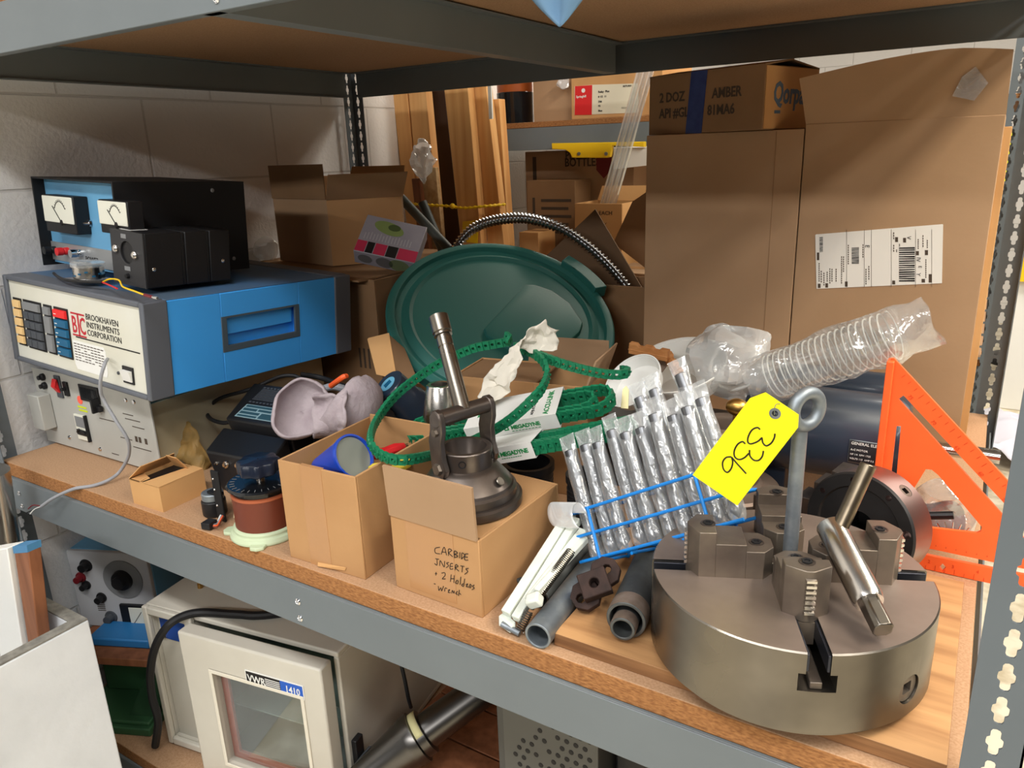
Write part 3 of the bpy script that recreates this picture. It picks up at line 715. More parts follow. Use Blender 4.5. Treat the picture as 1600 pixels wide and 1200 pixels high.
lb = MB().bx(.018, .150, .010, .048, .0002, .001, Mf).build('data_label', mat('label_blue_grey', (132, 160, 168), .5), t)
tx = MB()
for x0, x1, y0, y1 in ((.022, .146, .040, .046), (.022, .060, .030, .037), (.064, .100, .031, .037), (.104, .146, .031, .037), (.022, .075, .020, .027), (.022, .075, .012, .017), (.080, .146, .012, .027)): tx.bx(x0, x1, y0, y1, .0011, .0014, Mf)
tx.build('label_print', mat('label_dark_teal', (44, 76, 88), .5), lb)
vt = MB()
for i in range(14):
    for j in (0, 1): vt.cb((.02 + i * .010, .056 + j * .046, .001), (.006, .003, .0012), Mf)
for i in range(9): vt.bx(.018, .150, .064 + i * .0040, .0655 + i * .0040, .0005, .0016, Mf)
vt.build('vent', M['key_dk'], t)
for px, py, r in ((337, 725, .004), (351, 727, .0075), (370, 728, .0075)):
    p = at(px, py, y=.826)
    MB().lathe([(0, 0), (r, 0), (r * .9, .002), (r * .5, .0026), (r * .45, .006), (0, .006)], frz((p.x, .829, p.z), (.05, -1, .15)), 16).build('bolt', M['steel_bright'], t)
def hang(name, label, cat, m, pts, r, k=8, closed=False):
    return tag(MB().tube(smooth_path(pts, k, closed), r, 10, closed).build(name, M[m]), label, cat)
hang('black_cable', 'black cable looping beside the power unit under the blue cabinet', 'cord', 'rubber',
     [V((-1.20, 1.06, .115)), at(470, 592, y=1.08), at(440, 588, y=1.06), at(392, 608, y=1.0), at(345, 622, y=.965), at(324, 640, y=.95), at(330, 655, y=.93), at(356, 660, y=.93), V((-1.28, .95, .112))], .0042)
hang('black_cable', 'black cable lying behind the grey felt shell', 'cord', 'rubber',
     [at(470, 585, y=1.12), at(500, 590, y=1.15), at(528, 600, y=1.15), at(555, 612, y=1.14), at(590, 640, y=1.1)], .006)
tag(MB().bx(-.02, .02, -.012, .012, -.009, .009, euler(at(440, 682, y=.96), 12, 0, 4)).build('plug_block', M['key_gr'], bev=.002), 'small grey block between the power unit and the carton', 'block')
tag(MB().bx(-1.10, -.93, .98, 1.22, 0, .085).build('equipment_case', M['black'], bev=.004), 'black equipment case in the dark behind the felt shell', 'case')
# grey felt shell: two torn cups
def cup(c, n, r, depth, seed, x=(1, 0, 0), span=math.pi * .62, sc=(1, 1)):
    Q = frz(c, n, x)
    def f(u, v):
        a = 2 * math.pi * u; th = span * v
        rag = 1 + .13 * noise.noise(V((math.cos(a) * 1.6 + seed, math.sin(a) * 1.6, 3))) * v ** 3 + .05 * noise.noise(V((math.cos(a) * 7, math.sin(a) * 7, seed))) * v ** 6
        return Q @ V((r * sc[0] * math.sin(th) * math.cos(a) * rag, r * sc[1] * math.sin(th) * math.sin(a) * rag, -depth * math.cos(th) * rag))
    return f
t = thing('felt_shell', 'torn grey felt packing shell with two cupped halves, behind the open carton', 'packing', at(500, 650, y=.98))
c1 = at(470, 640, y=.925)
MB().grid(cup(c1, (.62, -.55, .50), .062, .034, 1, sc=(.85, 1)), 44, 14, True).noise(.006, 22, 1).build('cup', M['pulp'], t, thick=.004, ang=60)
c2 = at(550, 634, y=.955)
MB().grid(cup(c2, (-.80, -.12, .60), .066, .050, 4, sc=(.95, .95)), 44, 14, True).noise(.006, 24, 2).build('cup', M['pulp'], t, thick=.004, ang=60)
MB().grid(lambda u, v: at(488 + 55 * u, 618 + 66 * v - 6 * u, y=.895 + .015 * math.sin(3 * u) + .010 * math.sin(6 * v + u)) , 14, 16).noise(.006, 45, 8).build('torn_flap', M['pulp'], t, thick=.004, ang=60)
hang('orange_clip', 'small orange clip half hidden behind the felt shell', 'clip', 'orange', [at(517, 603, y=1.06), at(535, 590, y=1.06), at(541, 588, y=1.07)], .006, 3)
hang('grey_hose', 'grey hose curving behind the felt shell', 'hose', 'cable_gray', [at(496, 612, y=1.08), at(520, 604, y=1.09), at(548, 612, y=1.1), at(580, 628, y=1.11)], .008)

# rheostat with big navy knob
R0 = V((-.980, .752, 0))
t = thing('rheostat', 'round brown rheostat with navy dial and knob on a pale green base', 'rheostat', R0)
g = MB().lathe([(0, 0), (.060, 0), (.061, .004), (.058, .010), (.054, .012), (.054, .018), (.050, .020), (0, .020)], n=48)
for a in (215, 305, 35, 125):
    q = Matrix.Rotation(math.radians(a), 4, 'Z'); g.prism2([(.045, -.016), (.070, -.011), (.074, 0), (.070, .011), (.045, .016)], q, .006)
g.build('base', M['celadon'], t, True, .0015)
MB().lathe([(0, .018), (.0495, .018), (.0495, .076), (.047, .079), (0, .079)], n=56).build('body', M['brown_bake'], t, True)
MB().lathe([(.0497, .073), (.0505, .074), (.0505, .0775), (.047, .079)], n=56).build('rim', mat('copper_rim', (170, 92, 60), .4), t, True)
MB().lathe([(0, .079), (.046, .079), (.046, .086), (.055, .088), (.056, .091), (.053, .0935), (0, .094)], n=56).build('dial', M['black_gloss'], t, True)
tk = MB()
for k in range(28):
    a = 2 * math.pi * k / 28; tk.bx(.042, .050, -.0004, .0004, .0939, .0943, Matrix.Rotation(a, 4, 'Z'))
tk.build('dial_scale', M['key_gr'], t, True)
MB().cyl((0, 0, .094), (0, 0, .110), .007, .006).build('shaft', M['steel_bright'], t, True)
kb = MB(); prof = [(.030, .108), (.033, .110), (.033, .128), (.030, .131)]
def lobes(k, n=48):
    a = 2 * math.pi * k / n; return 1 + .07 * math.cos(8 * a)
rings = []
for r, z in [(.001, .108)] + prof + [(.001, .1315)]: rings.append([kb.bm.verts.new((r * lobes(k) * math.cos(2 * math.pi * k / 48), r * lobes(k) * math.sin(2 * math.pi * k / 48), z)) for k in range(48)])
for a_, b_ in zip(rings, rings[1:]):
    for k in range(48): kb.face([a_[k], a_[(k + 1) % 48], b_[(k + 1) % 48], b_[k]])
kb.build('knob', M['navy_knob'], t, True, ang=50)
MB().tube(smooth_path([(-.051, -.020, .082), (-.055, -.016, .070), (-.052, -.022, .05), (-.054, -.02, .035), (-.051, -.024, .022)], 6), .0016, 6).build('lead', mat('cream_wire', (214, 200, 158), .5), t, True)
# stepper motor and its bracket
m0 = at(337, 803, z=0)
t = thing('small_motor', 'small black and silver motor on a black bracket left of the rheostat', 'motor', m0)
MB().bx(.024, .044, -.014, -.010, 0, .095).build('bracket', M['black_matt'], t, True, .001)
MB().cyl((0, 0, .002), (0, 0, .030), .021).build('motor_can', M['black'], t, True, .002)
MB().cyl((0, 0, .030), (0, 0, .044), .019).build('cover', M['galv'], t, True, .002)
MB().bx(.0, .030, -.010, .002, .0442, .049).build('arm', M['black_matt'], t, True)
for z in (.03, .06, .08): MB().ball((.030, -.0142, z), .0022, 8, 6).build('rivet', M['chrome'], t, True)
pc = at(327, 819, z=.008); M0i = Matrix.Translation(m0)
for i, (mm, off) in enumerate((('cable_gray', 0), ('orange', 3), ('brown_bake', 6), ('white', -3))):
    MB().tube(smooth_path([at(350, 800 + off, z=.012), at(345 + off * .3, 808 + off * .6, z=.012), at(340, 817 + off, z=.008), at(333, 820 + off * .5, z=.008)], 6), .0013, 6).build('wire', M[mm], t)
MB().cb((0, 0, 0), (.018, .02, .012), euler(pc, 12, 0, 0)).build('connector', M['black'], t, bev=.001)

# carton with the blue can
Bx = rz(2.2, (-.877, .708, 0)); w, d, h = .153, .215, .166
t = thing('open_carton', 'open brown carton with taped front, holding a blue cup and tools', 'box', Bx)
b = MB(); t_ = .004
b.bx(0, w, 0, t_, 0, h).bx(w - t_, w, t_, d, 0, h).bx(0, t_, t_, d, 0, h).bx(t_, w - t_, d - t_, d, 0, h + .006).bx(t_, w - t_, t_, d - t_, 0, t_)
b.build('walls', M['card'], t, True, .0012)
MB().bx(.045, .088, -.0006, 0, .0, h - .0005).bx(.045, .088, -.0006, .006, h - .0005, h + .0003).build('tape', M['tape'], t, True)
MB().hexa([(.062, -.004, .001), (.115, -.001, .006), (.118, -.0005, .012), (.06, -.0005, .006), (.062, -.0045, .0015), (.115, -.0015, .0065), (.118, -.001, .0125), (.06, -.001, .0065)]).build('torn_edge', M['card_lt'], t, True)
strokes([[(.10, .05), (.112, .052), (.108, .062), (.098, .058)], [(.1, .045), (.115, .043)]], fr((w + .0003, 0, .045), (0, 1, 0), (0, 0, 1)), .0008, M['ink'], t, 'pen_mark', True)
# cup leaning in it
c = at(551, 714, z=.165); ax = V((.86, -.02, .50)).normalized()
Q = frz(c - ax * .075, ax)
t = thing('blue_cup', 'royal blue plastic cup with grey closed end leaning in the open carton', 'cup', Q)
MB().lathe([(0, 0), (.026, 0), (.0335, .070), (.0355, .074), (.0355, .080), (.0325, .080), (.0315, .074), (0, .074)], n=40).build('cup_wall', M['blue_can'], t, True)
MB().lathe([(0, .0765), (.0315, .0765), (.0315, .0745)], n=40).build('end_disc', mat('grey_disc', (132, 136, 128), .6), t, True)
def handle_tool(name, label, p0, p1, m, r, tip):
    p0, p1 = V(p0), V(p1); L = (p1 - p0).length; Q = frz(p0, p1 - p0); t = thing(name, label, 'tool', Q)
    MB().lathe([(0, 0), (r * .7, 0), (r, .008), (r * .85, L * .35), (r, L * .7), (r * .6, L), (0, L)], n=8).build('grip', M[m], t, True, .001)
    MB().cyl((0, 0, L), (0, 0, L + tip), .003).build('shank', M['steel_bright'], t, True)
handle_tool('screwdriver', 'yellow-handled tool lying in the open carton', at(578, 738, z=.146), at(640, 722, z=.146), 'yellow_h', .013, .004)
handle_tool('screwdriver', 'red-handled tool lying behind the yellow one in the open carton', at(584, 712, z=.146), at(632, 697, z=.146), 'red', .010, .006)
tag(MB().lathe([(0, 0), (.012, 0), (.012, .05), (0, .05)], frz(at(520, 735, z=.10), (.2, .1, 1)), 14).build('yellow_stick', M['yellow_p']), 'small yellow stick behind the blue cup in the open carton', 'stick')

# carton marked carbide inserts
Bx = rz(-1.8, (-.672, .723, 0)); w, d, h = .155, .206, .116
CB = Bx
t = thing('carbide_carton', 'brown carton with handwritten note on its front and one flap standing up', 'box', Bx)
carton_walls(MB(), w, d, h).build('walls', M['card'], t, True, .0012)
MB().bx(.0042, w - .0042, .010, d - .0042, h - .0045, h - .0003).build('top_flap', M['card'], t, True, .001)
flap(t, M['card2'], (0, .002, h), (w - .002, .002, h), (0, -.06, 1), .078, .004, .0)
MB().bx(.028, .112, -.0005, 0, .008, h - .001).build('tape', M['tape'], t, True)
FM = fr((0, -.0009, 0), (1, 0, 0), (0, 0, 1))
K = 1600 / 480
Bi = Bx.inverted()
def fpt(cx, cy):
    o = Bi @ CAM; d_ = Bi.to_3x3() @ ray(420 + cx / K, 640 + cy / K); s_ = -o.y / d_.y; q = o + d_ * s_; return (q.x, q.z)
S = [[(893, 715), (868, 722), (870, 745), (893, 750)], [(900, 752), (915, 715), (928, 757)], [(905, 740), (925, 742)], [(938, 760), (938, 725), (955, 732), (940, 745), (960, 765)], [(968, 768), (968, 735), (985, 745), (970, 752), (987, 762), (968, 770)], [(995, 772), (997, 742)], [(1005, 775), (1008, 745), (1022, 758), (1005, 777)], [(1040, 750), (1025, 752), (1022, 780), (1040, 782)], [(1024, 766), (1038, 767)],
     [(870, 775), (888, 778)], [(878, 777), (878, 808), (865, 800)], [(892, 812), (895, 785), (915, 818), (918, 788)], [(940, 795), (928, 798), (938, 812), (925, 822)], [(960, 800), (948, 802), (946, 828), (962, 828)], [(948, 815), (960, 815)], [(972, 835), (975, 806), (988, 815), (974, 822), (992, 840)], [(1000, 812), (1020, 815)], [(1010, 814), (1008, 845)], [(1042, 825), (1028, 828), (1038, 842), (1022, 856)],
     [(868, 852), (878, 853)], [(873, 845), (872, 862)], [(902, 850), (918, 848), (920, 862), (905, 880), (922, 880)], [(952, 858), (948, 895)], [(968, 862), (966, 900)], [(950, 878), (968, 880)], [(980, 888), (974, 900), (985, 905), (988, 890), (980, 888)], [(1002, 870), (998, 910)], [(1015, 905), (1006, 912), (1016, 918), (1022, 880)], [(1028, 910), (1038, 906), (1030, 920), (1042, 922)], [(1045, 925), (1050, 908), (1056, 915), (1050, 928)], [(1072, 912), (1062, 918), (1072, 928), (1060, 936)],
     [(862, 905), (870, 907)], [(885, 918), (888, 940), (898, 926), (902, 943), (912, 918)], [(918, 945), (920, 928), (930, 930)], [(935, 940), (945, 936), (936, 950), (948, 952)], [(955, 955), (958, 940), (966, 955), (968, 942)], [(985, 945), (975, 955), (985, 962)], [(990, 968), (994, 938)], [(995, 955), (1003, 962)]]
strokes([[fpt(*p) for p in s_] for s_ in S], FM, .0005, M['ink'], t, 'handwriting', True)
# bell-shaped chuck mounting standing on it
rc = at(727, 698, z=h + .086)
Q = Matrix.Translation(V((rc.x, rc.y, h + .0008)))
t = thing('bell_fixture', 'dark steel bell-shaped fixture with forked arms and a silver handle, standing on a carton', 'fixture', Q)
MB().lathe([(.040, 0), (.076, 0), (.079, .003), (.079, .013), (.075, .0155), (.071, .016), (.071, .027), (.067, .030), (.0655, .034), (.048, .055), (.042, .059), (.0385, .060), (.0385, .062), (.0385, .085), (.0375, .0865), (.0305, .0865), (.029, .080), (.024, .064), (0, .064)], n=72).build('bell', M['iron'], t, True, ang=18)
for a in (-62, 25):
    c_ = V((.0386 * math.cos(math.radians(a)), .0386 * math.sin(math.radians(a)), .0735)); MB().lathe([(.0055, 0), (.0055, .0006), (.004, .0004), (.004, -.003), (0, -.003)], frz(c_, (c_.x, c_.y, 0)), 16).build('bolt_hole', M['rubber'], t, True)
c_ = V((.060, -.004, .046)); MB().lathe([(.007, 0), (.006, .0012), (0, .0012)], frz(c_, (.6, 0, .5)), 16).build('plug', M['steel'], t, True)
ua = (at(660, 655, y=.82) - at(740, 620, y=.82)); u_ = V((-.28, -.96, 0)).normalized(); wd_ = V((.96, -.28, 0))
for sgn in (1, -1):
    A_ = [(-.012, .054), (.012, .054), (.016, .066), (.010, .082), (.008, .104), (.013, .122), (.013, .140), (.008, .149), (0, .152), (-.008, .149), (-.013, .140), (-.014, .122), (-.019, .104), (-.017, .082), (-.016, .066)]
    mm = fr(u_ * sgn * .0405 + V((0, 0, 0)), wd_, (0, 0, 1))
    a_ = MB().prism2(A_, mm, .009 * (-sgn if mm.to_3x3().col[2].dot(u_) < 0 else sgn) ).build('fork_arm', M['iron'], t, True, .0015)
    for zz, rr in ((.066, .009), (.120, .006)):
        p_ = u_ * sgn * .0495 + V((0, 0, zz)); MB().cyl(p_, p_ + u_ * sgn * .004, rr, rr * .9, 6).build('bolt', M['steel_dark'], a_, True)
c0 = V((0, 0, .138)); MB().cyl(c0 - u_ * .050, c0 + u_ * .050, .0115).build('cross_pin', M['iron'], t, True, .0015)
tip = Q.inverted() @ at(685, 495, y=rc.y + .055)
dr = (tip - c0).normalized(); L_ = (tip - c0).length
hd = MB().lathe([(0, 0), (.0125, 0), (.0115, .01), (.0115, L_ * .66), (.0105, L_ * .665), (.0105, L_ * .675), (.0115, L_ * .68), (.0115, L_ * .77), (.0105, L_ * .775), (.0105, L_ * .79), (.0135, L_ * .795), (.0135, L_ * .815), (.0125, L_ * .82), (.0145, L_ * .83), (.0145, L_), (.012, L_ + .001), (0, L_)], frz(c0, dr), 32)
hd.build('handle', M['steel'], t, True)
# ------------------------------------------------------------------ right: chuck, key, eye bolt, tag, square, motor
def cut(o, cutters):
    "subtract shapes (in the object's own coordinates) from a mesh, for good"
    b = MB()
    for c in cutters: c(b)
    bmesh.ops.recalc_face_normals(b.bm, faces=b.bm.faces[:])
    me = bpy.data.meshes.new('c'); b.bm.to_mesh(me); b.bm.free()
    k = bpy.data.objects.new('c', me); COL.objects.link(k); k.matrix_world = WM[o]
    md = o.modifiers.new('cut', 'BOOLEAN'); md.operation = 'DIFFERENCE'; md.object = k; md.solver = 'EXACT'; md.use_self = True
    o.modifiers.move(len(o.modifiers) - 1, 0)
    bpy.context.view_layer.update()
    oth = [m_ for m_ in o.modifiers if m_.name != 'cut']
    for m_ in oth: m_.show_viewport = False
    bpy.context.view_layer.update()
    nm = bpy.data.meshes.new_from_object(o.evaluated_get(bpy.context.evaluated_depsgraph_get()))
    for m_ in oth: m_.show_viewport = True
    o.modifiers.remove(md); o.data = nm; bpy.data.objects.remove(k)
    nm.polygons.foreach_set('use_smooth', [True] * len(nm.polygons)); nm.set_sharp_from_angle(angle=math.radians(32))
    return o
PLY = .0182
ply_o = MB().bx(-.405, .029, .714, 1.085, .0003, PLY).build('plywood_panel', M['ply'], bev=.001); ply_o.data.materials.append(M['ply_edge'])
for p in ply_o.data.polygons:
    if abs(p.normal.z) < .5: p.material_index = 1
tag(ply_o, 'plywood panel under the big chuck and the thick pipe', 'board')
CC = V((-.151, .821, PLY)); CH, CR = .1065, .1555
Q = Matrix.Translation(CC)
t = thing('lathe_chuck', 'large round steel four-jaw lathe chuck lying on the plywood', 'chuck', Q)
bd = MB().lathe([(.02, 0), (.140, 0), (.146, .003), (.1465, .010), (CR, .0135), (CR, CH - .0015), (CR - .0015, CH), (.021, CH), (.020, CH - .001)], n=144, closed=True).build('body', M['steel'], t, True)
ANG = [-66.5, 23.5, 113.5, 203.5]
RZ = lambda a: Matrix.Rotation(math.radians(a), 4, 'Z')
def slot(a):
    def f(b):
        b.bx(.012, CR + .02, -.0115, .0115, CH - .044, CH + .02, RZ(a)); b.bx(.012, CR + .02, -.0185, .0185, CH - .044, CH - .024, RZ(a))
    return f
bd.data.materials.append(M['steel_top'])
def sidehole(b):
    a = math.atan2(.752 - .826, .148); d = V((math.cos(a), math.sin(a), 0)); b.cyl(d * (CR - .028) + V((0, 0, .045)), d * (CR + .03) + V((0, 0, .045)), .0165, n=32)
for a in ANG: cut(bd, [slot(a)])
cut(bd, [sidehole])
for p in bd.data.polygons:
    if p.normal.z > .9 and p.center.z > CH - .002: p.material_index = 1
a = math.atan2(.752 - .826, .148); d = V((math.cos(a), math.sin(a), 0)); c_ = d * (CR - .012) + V((0, 0, .045))
sh = MB().ringplate([(x * 1.0, y * 1.0) for x, y in circle2(.0155, 24)], [(max(-.0065, min(.0065, x)), max(-.0065, min(.0065, y))) for x, y in circle2(.0092, 24, a0=.13)], frz(c_, d, (0, 0, 1)), .009).build('screw_socket', M['steel_dark'], t, True)
MB().cb((0, 0, -.004), (.013, .013, .006), frz(c_, d, (0, 0, 1))).build('socket_floor', M['galv'], sh, True)
for a in ANG:
    for s in (-1, 1): MB().bx(.03, CR - .002, s * .0115 - .003 * (s > 0), s * .0115 + .003 * (s < 0), CH - .022, CH - .003, RZ(a)).build('slot_rail', M['rail'], t, True, .0006)
    MB().bx(.03, CR - .004, -.006, .006, CH - .0438, CH - .036, RZ(a)).build('jaw_screw', M['steel_dark'], t, True, .001)
def jaw(a, r0, r1, name='jaw'):
    L = r1 - r0; w = .0235; A = RZ(a) @ Matrix.Translation((r0, 0, CH))
    s1, s2 = L * .33, L * .68
    b = MB()
    def blk(x0, x1, z1, in_v=0, out_v=0):
        P = []
        P += [(x0 + in_v, -w), (x1 - out_v, -w)] + ([(x1, -.004), (x1, .004)] if out_v else []) + [(x1 - out_v, w), (x0 + in_v, w)] + ([(x0, .010), (x0, -.010)] if in_v else [])
        b.prism([A @ V((x, y, -.004)) for x, y in P], A.to_3x3() @ V((0, 0, z1 + .004)))
    blk(0, s1 + .0004, .034, .012, 0); blk(s1, s2 + .0004, .042); blk(s2, L, .056, 0, .012)
    j = b.build(name, M['steel_dark'], t, True, .0008)
    for k in range(7):      # the teeth of the outer end
        z = .006 + k * .0062
        MB().prism([A @ V(q) for q in ((L - .0004, -.005, z), (L + .0032, -.004, z + .0008), (L + .0032, -.004, z + .0036), (L - .0004, -.005, z + .0046))], A.to_3x3() @ V((0, .010, 0))).build('tooth', M['steel_bright'], j, True)
    MB().bx(-.002, L, -.0083, .0083, -.03, -.0041, A).build('jaw_key', M['steel_dark'], j, True)
    for x, z in ((s1 * .56, .034), (s2 + (L - s2) * .25, .0562)):
        MB().lathe([(.0085, -.0005), (.0085, .0006), (.0068, .0006), (.0062, -.004), (.0, -.004)], A @ Matrix.Translation((x, 0, z)), 24).build('bolt_hole', M['iron'], j, True)
        MB().lathe([(.0060, .0008), (.0058, .0018), (.0032, .0018), (.0030, .0006), (0, .0006)], A @ Matrix.Translation((x, 0, z)), 6).build('bolt', M['rubber'], j, True)
    return j
jaw(-66.5, .016, .098); jaw(23.5, .022, .118); jaw(113.5, .024, .112); jaw(203.5, .020, .116)
# chuck key
Hd, Tp = V((-.104, .822, .1795)), V((-.0415, .727, .1400))
ax = (Tp - Hd).normalized()
Q = frz(Hd, ax, (0, 0, 1)); L = (Tp - Hd).length
t = thing('chuck_key', 'steel T-handled chuck key resting across the big chuck', 'chuck key', Q)
MB().lathe([(0, -.016), (.0145, -.016), (.016, -.0145), (.016, L - .036), (.0145, L - .031), (0, L - .031)], n=40).build('body', M['steel_bright'], t, True)
MB().prism2([(.0095, .0055), (.0055, .0095), (-.0055, .0095), (-.0095, .0055), (-.0095, -.0055), (-.0055, -.0095), (.0055, -.0095), (.0095, -.0055)], Matrix.Translation((0, 0, L - .033)), .035).build('square_end', M['steel'], t, True, .0012)
be = at(1357, 726, y=.86); bs = Hd + ax * .0; dr = (be - bs).normalized()
Qi = Q.inverted()
MB().cyl(Qi @ (bs - dr * .010), Qi @ be, .0088).build('tommy_bar', mat('worn_bar_steel', (150, 138, 118), .34, 1, rgb2=(110, 98, 84), vs=30), t, True, .001)
# eye bolt in the centre of the chuck
E0 = V((-.151, .823, PLY + CH - .044))
t = thing('eye_bolt', 'long galvanised eye bolt standing in the centre of the chuck', 'eye bolt', E0)
ze = .322
MB().cyl(E0, (-.151, .823, ze - .023), .0082, n=28).build('shank', M['galv'], t)
MB().torus(fr((-.146, .823, ze), V((.55, .83, 0)), (0, 0, 1)), .0187, .0072, 40, 14).build('eye', M['galv'], t)
# tag
TG = fr(at(1165, 690, y=.795), (at(1247, 668, y=.795) - at(1152, 790, y=.795)), (at(1082, 742, y=.795) - at(1152, 790, y=.795)))
TGi = TG.inverted()
def onplane(px, py, Mi):
    o = Mi @ CAM; d = Mi.to_3x3() @ ray(px, py); s = -o.z / d.z; q = o + d * s; return (q.x, q.y)
TP = [onplane(x, y, TGi) for x, y in ((1152, 790), (1247, 668), (1248, 648), (1196, 613), (1172, 622), (1082, 742))]
t = thing('price_tag', 'bright yellow tag with handwritten number wired to the eye bolt', 'tag', TG)
hx, hy = onplane(1211, 646, TGi)
tg = MB().prism2(TP, Matrix.Translation((0, 0, -.0004)), .0005).build('card', M['yellow'], t, True)
cut(tg, [lambda b: b.cyl((hx, hy, -.01), (hx, hy, .01), .0035)])
MB().ringplate(circle2(.0062, 20, (hx, hy)), circle2(.0034, 20, (hx, hy)), Matrix.Translation((0, 0, .0001)), .0005).build('eyelet', M['galv'], t, True)
K = 240 / 1600
S = [[(585, 205), (555, 185), (500, 212), (462, 280), (458, 335), (490, 355), (560, 330), (605, 290)], [(605, 290), (615, 345), (650, 375), (700, 348), (732, 295), (740, 250)],
     [(430, 355), (400, 332), (350, 362), (316, 430), (322, 490), (365, 518), (420, 500), (467, 455)], [(475, 420), (480, 480), (520, 524), (570, 526), (608, 485), (620, 430)],
     [(285, 490), (230, 498), (195, 550), (205, 620), (245, 652), (285, 610), (300, 545), (288, 492)], [(290, 495), (340, 555), (395, 615), (440, 665)]]
o = strokes([[onplane(1100 + x * K, 640 + y * K, TGi) for x, y in s] for s in S], Matrix.Translation((0, 0, .0003)), .0009, M['ink'], t, 'handwriting', True)
wz = TGi @ at(1243, 640, y=.822)
MB().tube(smooth_path([(hx, hy, -.002), (hx, hy, .003), (hx + .012, hy + .004, .004), wz], 6), .0004, 5).build('wire', M['galv'], t, True)

# face plate standing behind the chuck
n = V((-.36, -.93, .06)).normalized()
c = V((-.104, 1.022, PLY + .0785)); Q = frz(c, n, (1, 0, 0))
t = thing('face_plate', 'round dark-faced steel chuck body standing on edge behind the big chuck', 'chuck', Q)
bd = MB().lathe([(.023, -.05), (.0745, -.05), (.0768, -.047), (.0768, -.003), (.0745, 0), (.058, 0), (.056, -.003), (.023, -.003)], n=96, closed=True).build('body', mat('pinkish_steel', (158, 142, 138), .36, 1, var=.12, vs=6), t, True)
bd.data.materials.append(M['iron_face'])
for p in bd.data.polygons:
    if p.normal.z > .5: p.material_index = 1
hb = []
for k in range(8):
    a = 2 * math.pi * k / 8 + .2; hb.append(lambda b, a=a: b.cyl((.066 * math.cos(a), .066 * math.sin(a), -.012), (.066 * math.cos(a), .066 * math.sin(a), .01), .004 if int(a * 10) % 2 else .006, n=16))
for k in range(3):
    a = 2 * math.pi * k / 3 + 1.9; hb.append(lambda b, a=a: b.cyl((.043 * math.cos(a), .043 * math.sin(a), -.02), (.043 * math.cos(a), .043 * math.sin(a), .01), .0065, n=20))
for k in (0, 1, 2):
    a = math.radians(62 + 120 * k - 8); d = V((math.cos(a), math.sin(a), 0)); hb.append(lambda b, d=d: b.cyl(d * .063 + V((0, 0, -.026)), d * .10 + V((0, 0, -.026)), .0095, n=24))
for f in hb: cut(bd, [f])
for k in (0, 1, 2):
    a = math.radians(62 + 120 * k - 8); d = V((math.cos(a), math.sin(a), 0)); c_ = d * .0722 + V((0, 0, -.026))
    MB().ringplate(circle2(.0092, 24), [(max(-.0042, min(.0042, x)), max(-.0042, min(.0042, y))) for x, y in circle2(.006, 24, a0=.13)], frz(c_, d, (0, 0, 1)), .004).build('screw_socket', M['steel'], t, True)
MB().lathe([(.023, -.003), (.023, -.045), (0, -.045)], n=40).build('bore', M['rubber'], t, True)

# orange rafter square
YS = 1.132
SQ = fr((-.096, YS, .001), (1, 0, 0), (0, 0, 1)); SQi = SQ.inverted()
sp = lambda px, py: onplane(px, py, SQi)
t = thing('speed_square', 'large orange plastic rafter square standing behind the chucks', 'square', SQ)
L = .305
pl = MB().prism2([(.016, 0), (L + .004, 0), (L + .004, .004), (.004, L + .003), (0, L + .003), (0, .018)], Matrix.Translation((0, 0, -.003)), .0055).build('plate', M['orange'], t, True)
def pr(P): return lambda b: b.prism2([sp(*p) for p in P], Matrix.Translation((0, 0, -.02)), .04)
cut(pl, [pr([(1447, 732), (1456, 733), (1466, 741), (1534, 822), (1533, 829), (1526, 832), (1404, 818), (1399, 810)])])
cut(pl, [pr([(1404, 623), (1412, 617), (1650, 872), (1650, 896)])])
cut(pl, [pr([(1401, 665), (1408, 665), (1401, 745), (1392, 745)])])
cut(pl, [pr([(1440, 855), (1457, 857), (1640, 896), (1640, 905), (1457, 868), (1440, 864)])])
cut(pl, [pr([(1473, 879), (1478, 885), (1473, 892), (1468, 885)])])
for k in range(8):
    x0 = .072 + k * .0125
    MB().prism2([(x0, .0395 - .0), (x0 + .0015, .0395), (x0 + .0008, .042)], Matrix.Translation((0, 0, .0026)), .0004).build('scribe_notch', M['orange_mark'], t, True)
for k in range(1, 24):
    MB().bx(.016 + k * .012, .0166 + k * .012, .001, .006 if k % 2 else .009, .0025, .003).build('scale_mark', M['orange_mark'], t, True)
hm = Matrix.Translation((.004, L, .0026)) @ Matrix.Rotation(-math.pi / 4, 4, 'Z')
for k in range(2, 34):
    MB().bx(k * .012, k * .012 + .0006, -.0075 if k % 5 else -.010, -.002, 0, .0004, hm).build('scale_mark', M['orange_mark'], t, True)
for k, s in enumerate(('75', '70', '65', '60', '55', '50', '45')): words(s, .007, hm @ Matrix.Translation((.05 + k * .045, -.019, 0)), M['orange_mark'], t, 'degree_number', True)
for k in range(1, 8): words(str(k), .007, Matrix.Translation((.018 + k * .030, .011, .0026)), M['orange_mark'], t, 'inch_number', True)
MB().bx(-.004, .0055, .02, L, -.012, .0125).build('fence', M['orange'], t, True, .001)

